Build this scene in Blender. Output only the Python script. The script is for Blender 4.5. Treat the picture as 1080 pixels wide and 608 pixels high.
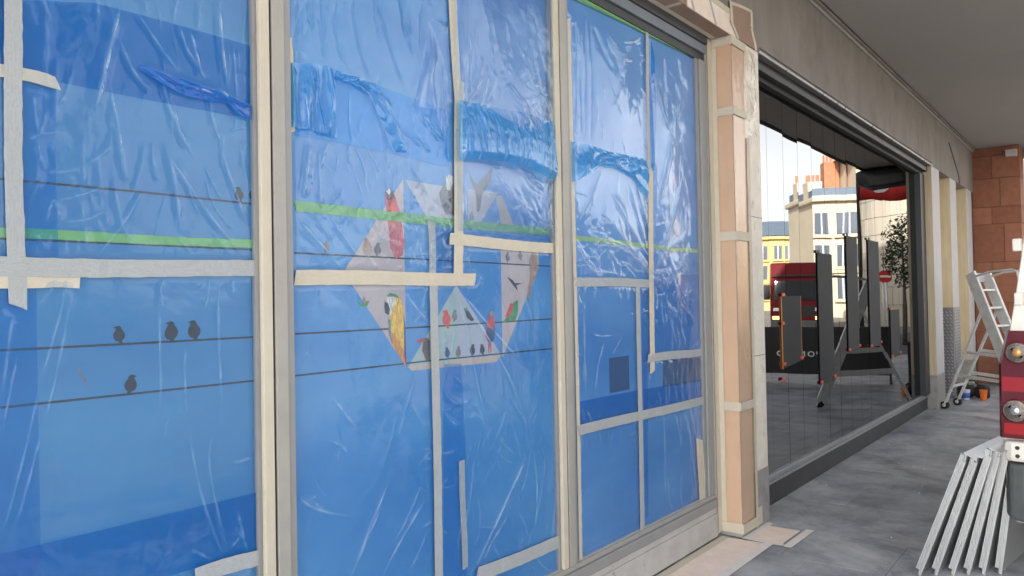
import bpy, bmesh, math, random
import numpy as np
from mathutils import Vector, Matrix

for o in list(bpy.data.objects):
    bpy.data.objects.remove(o)
S = bpy.context.scene
C = S.collection
rnd = random.Random(7)
R = math.radians

# ------------------------------------------------------------------ camera
cam_d = bpy.data.cameras.new('camera')
cam_d.sensor_fit = 'HORIZONTAL'; cam_d.sensor_width = 36.0; cam_d.lens = 26.67
cam_d.clip_start = 0.05; cam_d.clip_end = 2000
cam = bpy.data.objects.new('camera', cam_d); C.objects.link(cam)
cr, cu, cf = Vector((0.62620721, -0.77942506, -0.01900255)), Vector((-0.00181677, -0.02583167, 0.99966466)), Vector((0.77965456, 0.62596269, 0.01759201))
cam.matrix_world = Matrix(((cr.x, cu.x, -cf.x, 0), (cr.y, cu.y, -cf.y, 0), (cr.z, cu.z, -cf.z, 1.6), (0, 0, 0, 1)))
S.camera = cam

# ------------------------------------------------------------------ sky and sun
SUN = Vector((-0.88, 0.28, 0.46)).normalized()          # towards the sun, behind the shop building
w = bpy.data.worlds.new('World'); S.world = w; w.use_nodes = True
nt = w.node_tree; nt.nodes.clear()
sky = nt.nodes.new('ShaderNodeTexSky'); sky.sky_type = 'NISHITA'; sky.sun_disc = False
sky.sun_elevation = math.asin(SUN.z); sky.sun_rotation = math.atan2(SUN.x, SUN.y)
sky.air_density = 1.0; sky.dust_density = 2.5; sky.ozone_density = 1.0
tc = nt.nodes.new('ShaderNodeTexCoord'); nz = nt.nodes.new('ShaderNodeTexNoise')
nz.inputs['Scale'].default_value = 2.2; nz.inputs['Detail'].default_value = 6; nz.inputs['Roughness'].default_value = 0.55
ramp = nt.nodes.new('ShaderNodeValToRGB'); ramp.color_ramp.elements[0].position = 0.28; ramp.color_ramp.elements[1].position = 0.62
ramp.color_ramp.elements[0].color = (0.45, 0.45, 0.45, 1); ramp.color_ramp.elements[1].color = (0.92, 0.92, 0.92, 1)
mx = nt.nodes.new('ShaderNodeMixRGB')                       # thin bright cloud veiling the blue
bw = nt.nodes.new('ShaderNodeRGBToBW'); cl = nt.nodes.new('ShaderNodeMixRGB'); cl.blend_type = 'MULTIPLY'; cl.inputs[0].default_value = 1.0; cl.inputs[2].default_value = (1.62, 1.57, 1.5, 1)
bg = nt.nodes.new('ShaderNodeBackground'); bg.inputs['Strength'].default_value = 0.11
wo = nt.nodes.new('ShaderNodeOutputWorld')
L = nt.links.new
L(tc.outputs['Generated'], nz.inputs['Vector']); L(nz.outputs['Fac'], ramp.inputs[0]); L(ramp.outputs[0], mx.inputs[0])
L(sky.outputs[0], bw.inputs[0]); L(bw.outputs[0], cl.inputs[1]); L(cl.outputs[0], mx.inputs[2]); L(sky.outputs[0], mx.inputs[1]); L(mx.outputs[0], bg.inputs[0]); L(bg.outputs[0], wo.inputs[0])
sl = bpy.data.lights.new('sun', 'SUN'); sl.energy = 5.0; sl.angle = R(0.53); sl.color = (1, 0.93, 0.82)
so = bpy.data.objects.new('sun', sl); C.objects.link(so)
so.rotation_euler = SUN.to_track_quat('Z', 'Y').to_euler()
S.view_settings.view_transform = 'Standard'; S.view_settings.look = 'None'
S.view_settings.gamma = 1.0; S.view_settings.use_curve_mapping = False
S.view_settings.exposure = 2.25
S.render.engine = 'CYCLES'
S.cycles.transparent_max_bounces = 24; S.cycles.max_bounces = 8

# ------------------------------------------------------------------ materials
MATS = {}
def mat(name, col, rough=0.6, metal=0.0, var=0.0, vscale=8.0, bump=0.0, bscale=60.0, col2=None, spec=0.5, detail=6, stretch=None, dirt=None, emit=None):
    """procedural principled: base colour with noise mottling, fine bump, optional dirt patches"""
    if name in MATS: return MATS[name]
    m = bpy.data.materials.new(name); m.use_nodes = True; t = m.node_tree; n = t.nodes; b = n['Principled BSDF']
    b.inputs['Roughness'].default_value = rough; b.inputs['Metallic'].default_value = metal
    b.inputs['Specular IOR Level'].default_value = spec
    b.inputs['Base Color'].default_value = (*col, 1)
    co = n.new('ShaderNodeTexCoord'); src = co.outputs['Object']
    if stretch:
        mp = n.new('ShaderNodeMapping'); mp.inputs['Scale'].default_value = stretch; t.links.new(src, mp.inputs[0]); src = mp.outputs[0]
    if var or col2:
        z = n.new('ShaderNodeTexNoise'); z.inputs['Scale'].default_value = vscale; z.inputs['Detail'].default_value = detail; z.inputs['Roughness'].default_value = 0.62
        t.links.new(src, z.inputs['Vector'])
        r = n.new('ShaderNodeValToRGB'); r.color_ramp.elements[0].position = 0.3; r.color_ramp.elements[1].position = 0.72
        c2 = col2 or tuple(min(1, c * (1 + var)) for c in col)
        c1 = col if col2 else tuple(c * (1 - var) for c in col)
        r.color_ramp.elements[0].color = (*c1, 1); r.color_ramp.elements[1].color = (*c2, 1)
        t.links.new(z.outputs['Fac'], r.inputs[0]); last = r.outputs[0]
        if dirt:
            z2 = n.new('ShaderNodeTexNoise'); z2.inputs['Scale'].default_value = dirt[1]; z2.inputs['Detail'].default_value = 8; z2.inputs['Roughness'].default_value = 0.7
            t.links.new(co.outputs['Object'], z2.inputs['Vector'])
            r2 = n.new('ShaderNodeValToRGB'); r2.color_ramp.elements[0].position = dirt[2]; r2.color_ramp.elements[1].position = dirt[2] + dirt[3]
            t.links.new(z2.outputs['Fac'], r2.inputs[0])
            mm = n.new('ShaderNodeMixRGB'); mm.inputs[2].default_value = (*dirt[0], 1)
            t.links.new(r2.outputs[0], mm.inputs[0]); t.links.new(last, mm.inputs[1]); last = mm.outputs[0]
        t.links.new(last, b.inputs['Base Color'])
        rr = n.new('ShaderNodeMapRange'); rr.inputs['To Min'].default_value = max(0.02, rough - 0.12); rr.inputs['To Max'].default_value = min(1, rough + 0.12)
        t.links.new(z.outputs['Fac'], rr.inputs['Value']); t.links.new(rr.outputs[0], b.inputs['Roughness'])
    if bump:
        zb = n.new('ShaderNodeTexNoise'); zb.inputs['Scale'].default_value = bscale; zb.inputs['Detail'].default_value = 5
        t.links.new(src, zb.inputs['Vector'])
        bp = n.new('ShaderNodeBump'); bp.inputs['Strength'].default_value = bump; bp.inputs['Distance'].default_value = 0.01
        t.links.new(zb.outputs['Fac'], bp.inputs['Height']); t.links.new(bp.outputs[0], b.inputs['Normal'])
    if emit:
        b.inputs['Emission Color'].default_value = (*emit[0], 1); b.inputs['Emission Strength'].default_value = emit[1]
    MATS[name] = m; return m

def film_mat(name, tint, haze, rough, ior, hcol=(0.72, 0.8, 0.9), edge=0.0, crease_sheen=0.5):
    """thin plastic film: tinted see-through, a little milky, glossy by Fresnel"""
    m = bpy.data.materials.new(name); m.use_nodes = True; t = m.node_tree; n = t.nodes; n.clear()
    out = n.new('ShaderNodeOutputMaterial'); tr = n.new('ShaderNodeBsdfTransparent'); tr.inputs[0].default_value = (*tint, 1)
    df = n.new('ShaderNodeBsdfDiffuse'); cm = n.new('ShaderNodeMixRGB'); cm.inputs[1].default_value = (*hcol, 1); cm.inputs[2].default_value = (0.70, 0.82, 0.95, 1); t.links.new(cm.outputs[0], df.inputs[0])
    m1 = n.new('ShaderNodeMixShader'); m1.inputs[0].default_value = haze
    if edge:
        lw = n.new('ShaderNodeLayerWeight'); lw.inputs['Blend'].default_value = 0.35
        mr = n.new('ShaderNodeMapRange'); mr.inputs['From Min'].default_value = 0.0; mr.inputs['From Max'].default_value = 1.0
        mr.inputs['To Min'].default_value = haze; mr.inputs['To Max'].default_value = haze + edge
        t.links.new(lw.outputs['Facing'], mr.inputs['Value'])
    at_ = n.new('ShaderNodeAttribute'); at_.attribute_name = 'crease'      # fold highlights painted in as pale creases, along with milky whitening
    ad = n.new('ShaderNodeMath'); ad.operation = 'MULTIPLY_ADD'; ad.inputs[1].default_value = crease_sheen; ad.use_clamp = True
    t.links.new(at_.outputs['Fac'], ad.inputs[0]); t.links.new(at_.outputs['Fac'], cm.inputs[0])
    if edge: t.links.new(mr.outputs[0], ad.inputs[2])
    else: ad.inputs[2].default_value = haze
    t.links.new(ad.outputs[0], m1.inputs[0])
    t.links.new(tr.outputs[0], m1.inputs[1]); t.links.new(df.outputs[0], m1.inputs[2])
    gl = n.new('ShaderNodeBsdfGlossy'); gl.inputs['Roughness'].default_value = rough
    fr = n.new('ShaderNodeFresnel'); ge = n.new('ShaderNodeNewGeometry'); im = n.new('ShaderNodeMapRange'); im.inputs['To Min'].default_value = ior; im.inputs['To Max'].default_value = 1 / ior   # same gloss on both faces of the film
    t.links.new(ge.outputs['Backfacing'], im.inputs['Value']); t.links.new(im.outputs[0], fr.inputs['IOR'])
    m2 = n.new('ShaderNodeMixShader')
    co = n.new('ShaderNodeTexCoord'); z = n.new('ShaderNodeTexNoise'); z.inputs['Scale'].default_value = 22; z.inputs['Detail'].default_value = 4
    bp = n.new('ShaderNodeBump'); bp.inputs['Strength'].default_value = 0.12; bp.inputs['Distance'].default_value = 0.01
    t.links.new(co.outputs['Object'], z.inputs['Vector']); t.links.new(z.outputs['Fac'], bp.inputs['Height'])
    mp = n.new('ShaderNodeMapping'); mp.inputs['Scale'].default_value = (1.0, 1.0, 0.4); rz_ = n.new('ShaderNodeTexNoise'); rz_.noise_type = 'RIDGED_MULTIFRACTAL'
    rz_.inputs['Scale'].default_value = 7.5; rz_.inputs['Detail'].default_value = 3; rz_.inputs['Distortion'].default_value = 0.7
    bp2 = n.new('ShaderNodeBump'); bp2.inputs['Strength'].default_value = 0.4; bp2.inputs['Distance'].default_value = 0.004
    t.links.new(co.outputs['Object'], mp.inputs[0]); t.links.new(mp.outputs[0], rz_.inputs['Vector']); t.links.new(rz_.outputs['Fac'], bp2.inputs['Height']); t.links.new(bp2.outputs[0], bp.inputs['Normal'])
    t.links.new(bp.outputs[0], gl.inputs['Normal']); t.links.new(bp.outputs[0], fr.inputs['Normal'])
    t.links.new(fr.outputs[0], m2.inputs[0]); t.links.new(m1.outputs[0], m2.inputs[1]); t.links.new(gl.outputs[0], m2.inputs[2])
    t.links.new(m2.outputs[0], out.inputs[0]); MATS[name] = m; return m

clear_film = film_mat('clear_film', (0.97, 0.985, 1.0), 0.08, 0.05, 1.45, hcol=(0.07, 0.36, 0.76), edge=0.04, crease_sheen=0.5)
blue_film = film_mat('blue_film', (0.34, 0.78, 1.0), 0.25, 0.25, 1.1, hcol=(0.004, 0.14, 0.50))
blue_film_pale = film_mat('blue_film_pale', (0.62, 0.88, 1.0), 0.12, 0.25, 1.2, hcol=(0.01, 0.16, 0.6))
drape_film = film_mat('drape_film', (0.5, 0.82, 1.0), 0.42, 0.15, 1.7, hcol=(0.06, 0.34, 0.76), edge=0.1)
loose_film = film_mat('loose_film', (0.95, 0.97, 1.0), 0.12, 0.08, 1.66, hcol=(0.16, 0.36, 0.60), edge=0.05, crease_sheen=0.35)
mid_film = film_mat('mid_film', (0.97, 0.985, 1.0), 0.08, 0.05, 1.56, hcol=(0.08, 0.37, 0.76), edge=0.04, crease_sheen=0.5)
band_film = film_mat('band_film', (0.42, 0.86, 1.0), 0.65, 0.2, 1.3, hcol=(0.03, 0.34, 0.88))
slack_film = film_mat('slack_film', (0.86, 0.93, 1.0), 0.10, 0.13, 1.6, hcol=(0.25, 0.42, 0.7), edge=0.1, crease_sheen=0.3)
wrap_film = film_mat('wrap_film', (0.98, 0.97, 0.95), 0.05, 0.2, 1.4, hcol=(0.8, 0.74, 0.68), edge=0.12)

def sky_print(k=1.0):
    m = bpy.data.materials.new('sky_print'); m.use_nodes = True; t = m.node_tree; n = t.nodes; b = n['Principled BSDF']
    b.inputs['Roughness'].default_value = 0.35
    co = n.new('ShaderNodeTexCoord'); mp = n.new('ShaderNodeMapping'); mp.inputs['Scale'].default_value = (0.9, 1, 2.0)
    z = n.new('ShaderNodeTexNoise'); z.inputs['Scale'].default_value = 1.3; z.inputs['Detail'].default_value = 5; z.inputs['Roughness'].default_value = 0.5
    r = n.new('ShaderNodeValToRGB'); e = r.color_ramp.elements
    e[0].position = 0.35; e[0].color = (*(c * k for c in (0.018 * k, 0.15, 0.415)), 1); e[1].position = 0.72; e[1].color = (*(c * k for c in (0.050 * k, 0.235, 0.49)), 1)
    t.links.new(co.outputs['Object'], mp.inputs[0]); t.links.new(mp.outputs[0], z.inputs['Vector']); t.links.new(z.outputs['Fac'], r.inputs[0]); t.links.new(r.outputs[0], b.inputs['Base Color'])
    return m
SKYP = sky_print(); SKYP2 = sky_print(1.32); SKYP3 = sky_print(1.55)

def slate():
    m = bpy.data.materials.new('slate'); m.use_nodes = True; t = m.node_tree; n = t.nodes; b = n['Principled BSDF']
    co = n.new('ShaderNodeTexCoord'); oi = n.new('ShaderNodeObjectInfo'); geo = n.new('ShaderNodeNewGeometry')
    z = n.new('ShaderNodeTexNoise'); z.inputs['Scale'].default_value = 2.2; z.inputs['Detail'].default_value = 9; z.inputs['Roughness'].default_value = 0.68
    t.links.new(geo.outputs['Position'], z.inputs['Vector'])
    r = n.new('ShaderNodeValToRGB'); e = r.color_ramp.elements
    e[0].position = 0.34; e[0].color = (0.14, 0.15, 0.175, 1); e[1].position = 0.68; e[1].color = (0.44, 0.46, 0.495, 1)
    t.links.new(z.outputs['Fac'], r.inputs[0])
    hv = n.new('ShaderNodeHueSaturation'); mr = n.new('ShaderNodeMapRange'); mr.inputs['To Min'].default_value = 0.93; mr.inputs['To Max'].default_value = 1.07
    t.links.new(oi.outputs['Random'], mr.inputs['Value']); t.links.new(mr.outputs[0], hv.inputs['Value']); t.links.new(r.outputs[0], hv.inputs['Color'])
    # plaster dust: pale smears and specks
    z2 = n.new('ShaderNodeTexNoise'); z2.inputs['Scale'].default_value = 1.1; z2.inputs['Detail'].default_value = 10; z2.inputs['Roughness'].default_value = 0.72; z2.inputs['Distortion'].default_value = 0.6
    t.links.new(geo.outputs['Position'], z2.inputs['Vector'])
    r2 = n.new('ShaderNodeValToRGB'); r2.color_ramp.elements[0].position = 0.5; r2.color_ramp.elements[1].position = 0.7; r2.color_ramp.elements[1].color = (0.75, 0.75, 0.75, 1)
    t.links.new(z2.outputs['Fac'], r2.inputs[0])
    mm = n.new('ShaderNodeMixRGB'); mm.inputs[2].default_value = (0.62, 0.62, 0.63, 1)
    t.links.new(r2.outputs[0], mm.inputs[0]); t.links.new(hv.outputs[0], mm.inputs[1]); t.links.new(mm.outputs[0], b.inputs['Base Color'])
    rr = n.new('ShaderNodeMapRange'); rr.inputs['To Min'].default_value = 0.36; rr.inputs['To Max'].default_value = 0.62
    t.links.new(z.outputs['Fac'], rr.inputs['Value']); t.links.new(rr.outputs[0], b.inputs['Roughness'])
    bp = n.new('ShaderNodeBump'); bp.inputs['Strength'].default_value = 0.35; bp.inputs['Distance'].default_value = 0.012
    z3 = n.new('ShaderNodeTexNoise'); z3.inputs['Scale'].default_value = 9; z3.inputs['Detail'].default_value = 8; z3.inputs['Roughness'].default_value = 0.65
    t.links.new(geo.outputs['Position'], z3.inputs['Vector']); t.links.new(z3.outputs['Fac'], bp.inputs['Height']); t.links.new(bp.outputs[0], b.inputs['Normal'])
    return m
SLATE = slate()

def mirror_glass():
    m = bpy.data.materials.new('tinted_mirror_glass'); m.use_nodes = True; t = m.node_tree; n = t.nodes; b = n['Principled BSDF']
    n.remove(b); b = n.new('ShaderNodeBsdfGlossy'); b.inputs['Color'].default_value = (0.28, 0.285, 0.295, 1); b.inputs['Roughness'].default_value = 0.012
    t.links.new(b.outputs[0], n['Material Output'].inputs[0])
    geo = n.new('ShaderNodeNewGeometry'); z = n.new('ShaderNodeTexNoise'); z.inputs['Scale'].default_value = 0.9; z.inputs['Detail'].default_value = 1
    bp = n.new('ShaderNodeBump'); bp.inputs['Strength'].default_value = 0.06; bp.inputs['Distance'].default_value = 0.03
    t.links.new(geo.outputs['Position'], z.inputs['Vector']); t.links.new(z.outputs['Fac'], bp.inputs['Height']); t.links.new(bp.outputs[0], b.inputs['Normal'])
    return m
MGLASS = mirror_glass()

def tape_mat(name, col, see):
    m = mat(name, col, 0.7, var=0.05, vscale=9, bump=0.2, bscale=45); t = m.node_tree; n = t.nodes
    tr = n.new('ShaderNodeBsdfTransparent'); mxs = n.new('ShaderNodeMixShader'); z = n.new('ShaderNodeTexNoise'); z.inputs['Scale'].default_value = 12; z.inputs['Detail'].default_value = 4
    mr = n.new('ShaderNodeMapRange'); mr.inputs['From Min'].default_value = .3; mr.inputs['From Max'].default_value = .7; mr.inputs['To Min'].default_value = see * .4; mr.inputs['To Max'].default_value = see * 1.5
    t.links.new(z.outputs['Fac'], mr.inputs['Value']); t.links.new(mr.outputs[0], mxs.inputs[0])
    t.links.new(n['Principled BSDF'].outputs[0], mxs.inputs[1]); t.links.new(tr.outputs[0], mxs.inputs[2]); t.links.new(mxs.outputs[0], n['Material Output'].inputs[0]); return m
cream_tape = tape_mat('cream_tape', (0.62, 0.575, 0.475), 0.08)
white_tape = tape_mat('white_tape', (0.43, 0.465, 0.485), 0.14)
green_tape = mat('green_tape', (0.17, 0.43, 0.15), 0.7, var=0.1, vscale=20, bump=0.2, bscale=160)
frame_grey = mat('frame_grey', (0.29, 0.30, 0.31), 0.45, var=0.06, vscale=6, bump=0.05, bscale=90)
frame_cream = mat('frame_cream', (0.36, 0.355, 0.335), 0.5, var=0.08, vscale=9, bump=0.08, bscale=80)
frame_dark = mat('frame_dark', (0.035, 0.038, 0.045), 0.45, var=0.15, vscale=5)
black_gap = mat('black_gap', (0.02, 0.02, 0.022), 0.7)
riser_grey = mat('riser_grey', (0.50, 0.50, 0.50), 0.55, var=0.12, vscale=7, bump=0.15, bscale=50, dirt=((0.1, 0.09, 0.08), 9, 0.62, 0.12))
concrete = mat('concrete', (0.25, 0.228, 0.213), 0.85, var=0.18, vscale=3.5, bump=0.35, bscale=45, stretch=(1, 1, 0.35), dirt=((0.17, 0.15, 0.135), 2.0, 0.5, 0.25))
render_white = mat('pillar_render', (0.80, 0.755, 0.67), 0.85, var=0.12, vscale=6, bump=0.5, bscale=35, dirt=((0.45, 0.38, 0.30), 7, 0.58, 0.15))
plinth_grey = mat('plinth_grey', (0.32, 0.32, 0.31), 0.7, var=0.2, vscale=9, bump=0.4, bscale=40, dirt=((0.12, 0.10, 0.08), 6, 0.6, 0.12))
soffit_white = mat('soffit_paint', (0.36, 0.345, 0.335), 0.6, var=0.05, vscale=1.5, bump=0.08, bscale=25)
wood_cream = mat('pilaster_cream', (0.60, 0.51, 0.36), 0.7, var=0.14, vscale=4, bump=0.25, bscale=30, stretch=(6, 6, 0.5))
pil_white = mat('pilaster_white', (0.52, 0.51, 0.52), 0.65, var=0.08, vscale=5, bump=0.1, bscale=40)
salmon = mat('salmon_paper', (0.66, 0.455, 0.32), 0.8, var=0.06, vscale=7, bump=0.25, bscale=22)
salmon_floor = mat('floor_paper', (0.82, 0.70, 0.62), 0.85, var=0.08, vscale=9, bump=0.2, bscale=30)
brown_paper = mat('brown_paper', (0.30, 0.205, 0.15), 0.8, var=0.1, vscale=5, bump=0.25, bscale=25)
terra = [mat('terracotta%d' % i, c, 0.85, var=0.16, vscale=10, bump=0.4, bscale=70) for i, c in enumerate([(0.30, 0.125, 0.075), (0.345, 0.145, 0.09), (0.26, 0.105, 0.065), (0.32, 0.135, 0.085)])]
mortar = mat('terracotta_joint', (0.16, 0.075, 0.05), 0.9)
alu = mat('aluminium', (0.46, 0.475, 0.49), 0.42, metal=0.5, var=0.04, vscale=3)
alu_dull = mat('aluminium_dull', (0.70, 0.70, 0.68), 0.5, metal=0.3, var=0.12, vscale=12, dirt=((0.25, 0.23, 0.2), 14, 0.62, 0.1))
board_dark = mat('board_dark', (0.022, 0.025, 0.031), 0.75, var=0.2, vscale=5, bump=0.1, bscale=60)
clip_red = mat('clip_red', (0.62, 0.05, 0.03), 0.4)
board_edge = mat('board_edge', (0.55, 0.22, 0.06), 0.6)
rubber = mat('rubber', (0.02, 0.02, 0.02), 0.8, var=0.2)
sill_metal = mat('sill_metal', (0.33, 0.34, 0.36), 0.4, metal=0.5, var=0.15, vscale=10)
base_black = mat('base_black', (0.018, 0.02, 0.024), 0.4, var=0.3, vscale=4, dirt=((0.05, 0.05, 0.055), 3, 0.6, 0.2))
van_white = mat('van_white', (0.62, 0.60, 0.56), 0.3, var=0.03, vscale=3)
van_grey = mat('bumper_grey', (0.075, 0.085, 0.085), 0.55, var=0.15, vscale=12, bump=0.15, bscale=200)
lens_red = mat('lens_red', (0.085, 0.003, 0.006), 0.12, spec=0.8)
lens_red2 = mat('lens_bright_red', (0.26, 0.006, 0.010), 0.15, spec=0.8)
chrome = mat('reflector', (0.75, 0.74, 0.70), 0.12, metal=1.0)
lamp_clear = mat('lamp_clear', (0.34, 0.31, 0.28), 0.18, metal=0.3, var=0.45, vscale=70, spec=0.8)
van_glass = mat('van_glass', (0.02, 0.025, 0.03), 0.06, spec=0.7)
hoard_black = mat('hoarding_black', (0.012, 0.012, 0.013), 0.5)
white_print = mat('white_print', (0.8, 0.8, 0.8), 0.6)
truck_red = mat('truck_red', (0.13, 0.005, 0.008), 0.6, var=0.1, vscale=2, spec=0.15)
amber = mat('headlamp_amber', (0.9, 0.5, 0.15), 0.2, emit=((1.0, 0.5, 0.14), 3.0))
stone_y = mat('stone_yellow', (0.52, 0.38, 0.17), 0.85, var=0.12, vscale=0.5, bump=0.3, bscale=2)
stone_w = mat('stucco_white', (0.55, 0.48, 0.36), 0.85, var=0.1, vscale=0.4, bump=0.2, bscale=2)
stone_c = mat('curved_stone', (0.50, 0.45, 0.37), 0.8, var=0.08, vscale=0.6)
roof_slate = mat('roof_slate', (0.12, 0.16, 0.21), 0.6, var=0.15, vscale=2)
far_glass = mat('far_glass', (0.10, 0.12, 0.15), 0.12, spec=0.8)
brick_red = mat('chimney_brick', (0.42, 0.17, 0.09), 0.9, var=0.2, vscale=2)
asphalt = mat('street_paving', (0.22, 0.20, 0.175), 0.85, var=0.25, vscale=3, bump=0.4, bscale=80)
kerb_m = mat('kerb_stone', (0.25, 0.245, 0.235), 0.85, var=0.15, vscale=6, bump=0.3, bscale=50)
shop_dark = mat('dark_shopfront', (0.05, 0.048, 0.05), 0.5, var=0.2, vscale=1)
wall_stone = mat('upper_wall', (0.45, 0.42, 0.38), 0.85, var=0.1, vscale=0.8, bump=0.2, bscale=5)
leaf = mat('leaf', (0.035, 0.06, 0.018), 0.6, var=0.35, vscale=6)
bark = mat('bark', (0.09, 0.07, 0.05), 0.9, var=0.3, vscale=14)
pole_dark = mat('pole_dark', (0.035, 0.03, 0.03), 0.5)
banner_red = mat('banner_red', (0.55, 0.03, 0.025), 0.7)
tarp_black = mat('tarp_black', (0.015, 0.016, 0.02), 0.4, bump=0.6, bscale=6)
cup_blue = mat('cup_blue', (0.06, 0.16, 0.60), 0.4)
cup_white = mat('cup_white', (0.75, 0.76, 0.80), 0.5)
cup_orange = mat('cup_orange', (0.85, 0.19, 0.025), 0.45)
bag_black = mat('bag_black', (0.014, 0.014, 0.016), 0.7, var=0.3, vscale=20)
ink = lambda name, c: mat('ink_' + name, c, 0.45, var=0.06 if name.startswith('facet') else 0.5, vscale=6 if name.startswith('facet') else 110, stretch=None if name.startswith('facet') else (1.6, 1, 0.45))

# ------------------------------------------------------------------ helpers
def link_mesh(name, me, mats, parent=None, smooth=False):
    o = bpy.data.objects.new(name, me); C.objects.link(o)
    for m in (mats if isinstance(mats, (list, tuple)) else [mats]): me.materials.append(m)
    if smooth: me.polygons.foreach_set('use_smooth', [True] * len(me.polygons))
    if parent is not None: o.parent = parent
    return o

class MB:
    def __init__(s): s.v = []; s.f = []; s.m = []
    def add(s, vs, fs, mi=0):
        b = len(s.v); s.v += [tuple(v) for v in vs]; s.f += [tuple(i + b for i in f) for f in fs]; s.m += [mi] * len(fs); return s
    def box(s, x0, x1, y0, y1, z0, z1, mi=0):
        return s.add([(x0, y0, z0), (x1, y0, z0), (x1, y1, z0), (x0, y1, z0), (x0, y0, z1), (x1, y0, z1), (x1, y1, z1), (x0, y1, z1)],
                     [(0, 3, 2, 1), (4, 5, 6, 7), (0, 1, 5, 4), (1, 2, 6, 5), (2, 3, 7, 6), (3, 0, 4, 7)], mi)
    def prism(s, poly, y0, y1, mi=0):
        """polygon in the facade plane (x,z), front at y0 (towards the street), back at y1"""
        a = sum(poly[i][0] * poly[(i + 1) % len(poly)][1] - poly[(i + 1) % len(poly)][0] * poly[i][1] for i in range(len(poly)))
        if a < 0: poly = poly[::-1]
        k = len(poly)
        vs = [(x, y0, z) for x, z in poly] + [(x, y1, z) for x, z in poly]
        fs = [tuple(range(k)), tuple(range(2 * k - 1, k - 1, -1))] + [(i, i + k, (i + 1) % k + k, (i + 1) % k) for i in range(k)]
        return s.add(vs, fs, mi)
    def extrude(s, poly, h, origin=(0, 0, 0), ax=(1, 0, 0), ay=(0, 1, 0), mi=0):
        """polygon in plane spanned by ax, ay; extruded by h along ax x ay"""
        ax, ay, o = Vector(ax), Vector(ay), Vector(origin); n = ax.cross(ay)
        a = sum(poly[i][0] * poly[(i + 1) % len(poly)][1] - poly[(i + 1) % len(poly)][0] * poly[i][1] for i in range(len(poly)))
        if a < 0: poly = poly[::-1]
        k = len(poly)
        vs = [o + ax * p[0] + ay * p[1] for p in poly] + [o + ax * p[0] + ay * p[1] + n * h for p in poly]
        fs = [tuple(range(k - 1, -1, -1)), tuple(range(k, 2 * k))] + [(i, (i + 1) % k, (i + 1) % k + k, i + k) for i in range(k)]
        return s.add(vs, fs, mi)
    def bar(s, a, b, w, d=None, up=(0, 0, 1), mi=0):
        a, b = Vector(a), Vector(b); t = (b - a).normalized(); d = d or w
        u = Vector(up); sx = t.cross(u)
        if sx.length < 1e-4: sx = t.cross(Vector((1, 0, 0)))
        sx.normalize(); sy = sx.cross(t)
        q = [(-1, -1), (1, -1), (1, 1), (-1, 1)]
        vs = [a + sx * (i * w / 2) + sy * (j * d / 2) for i, j in q] + [b + sx * (i * w / 2) + sy * (j * d / 2) for i, j in q]
        return s.add(vs, [(0, 3, 2, 1), (4, 5, 6, 7), (0, 1, 5, 4), (1, 2, 6, 5), (2, 3, 7, 6), (3, 0, 4, 7)], mi)
    def tube(s, pts, r, n=10, mi=0, cap=True):
        pts = [Vector(p) for p in pts]; rs = r if isinstance(r, (list, tuple)) else [r] * len(pts)
        b = len(s.v); k = len(pts); ref = None
        for i, p in enumerate(pts):
            t = (pts[min(i + 1, k - 1)] - pts[max(i - 1, 0)]).normalized()
            if ref is None: ref = t.orthogonal().normalized()
            ref = (ref - t * ref.dot(t)).normalized(); q = t.cross(ref)
            for j in range(n):
                a = 2 * math.pi * j / n; s.v.append(tuple(p + (ref * math.cos(a) + q * math.sin(a)) * rs[i]))
        for i in range(k - 1):
            for j in range(n):
                s.f.append((b + i * n + j, b + i * n + (j + 1) % n, b + (i + 1) * n + (j + 1) % n, b + (i + 1) * n + j)); s.m.append(mi)
        if cap:
            s.f.append(tuple(b + j for j in range(n - 1, -1, -1))); s.f.append(tuple(b + (k - 1) * n + j for j in range(n))); s.m += [mi, mi]
        return s
    def build(s, name, mats, parent=None, smooth=False, bevel=0.0):
        me = bpy.data.meshes.new(name); me.from_pydata(s.v, [], s.f); 
        me.polygons.foreach_set('material_index', s.m); me.update()
        o = link_mesh(name, me, mats, parent, smooth)
        if bevel:
            bv = o.modifiers.new('bevel', 'BEVEL'); bv.width = bevel; bv.segments = 2; bv.limit_method = 'ANGLE'; bv.angle_limit = R(40)
        return o

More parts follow.
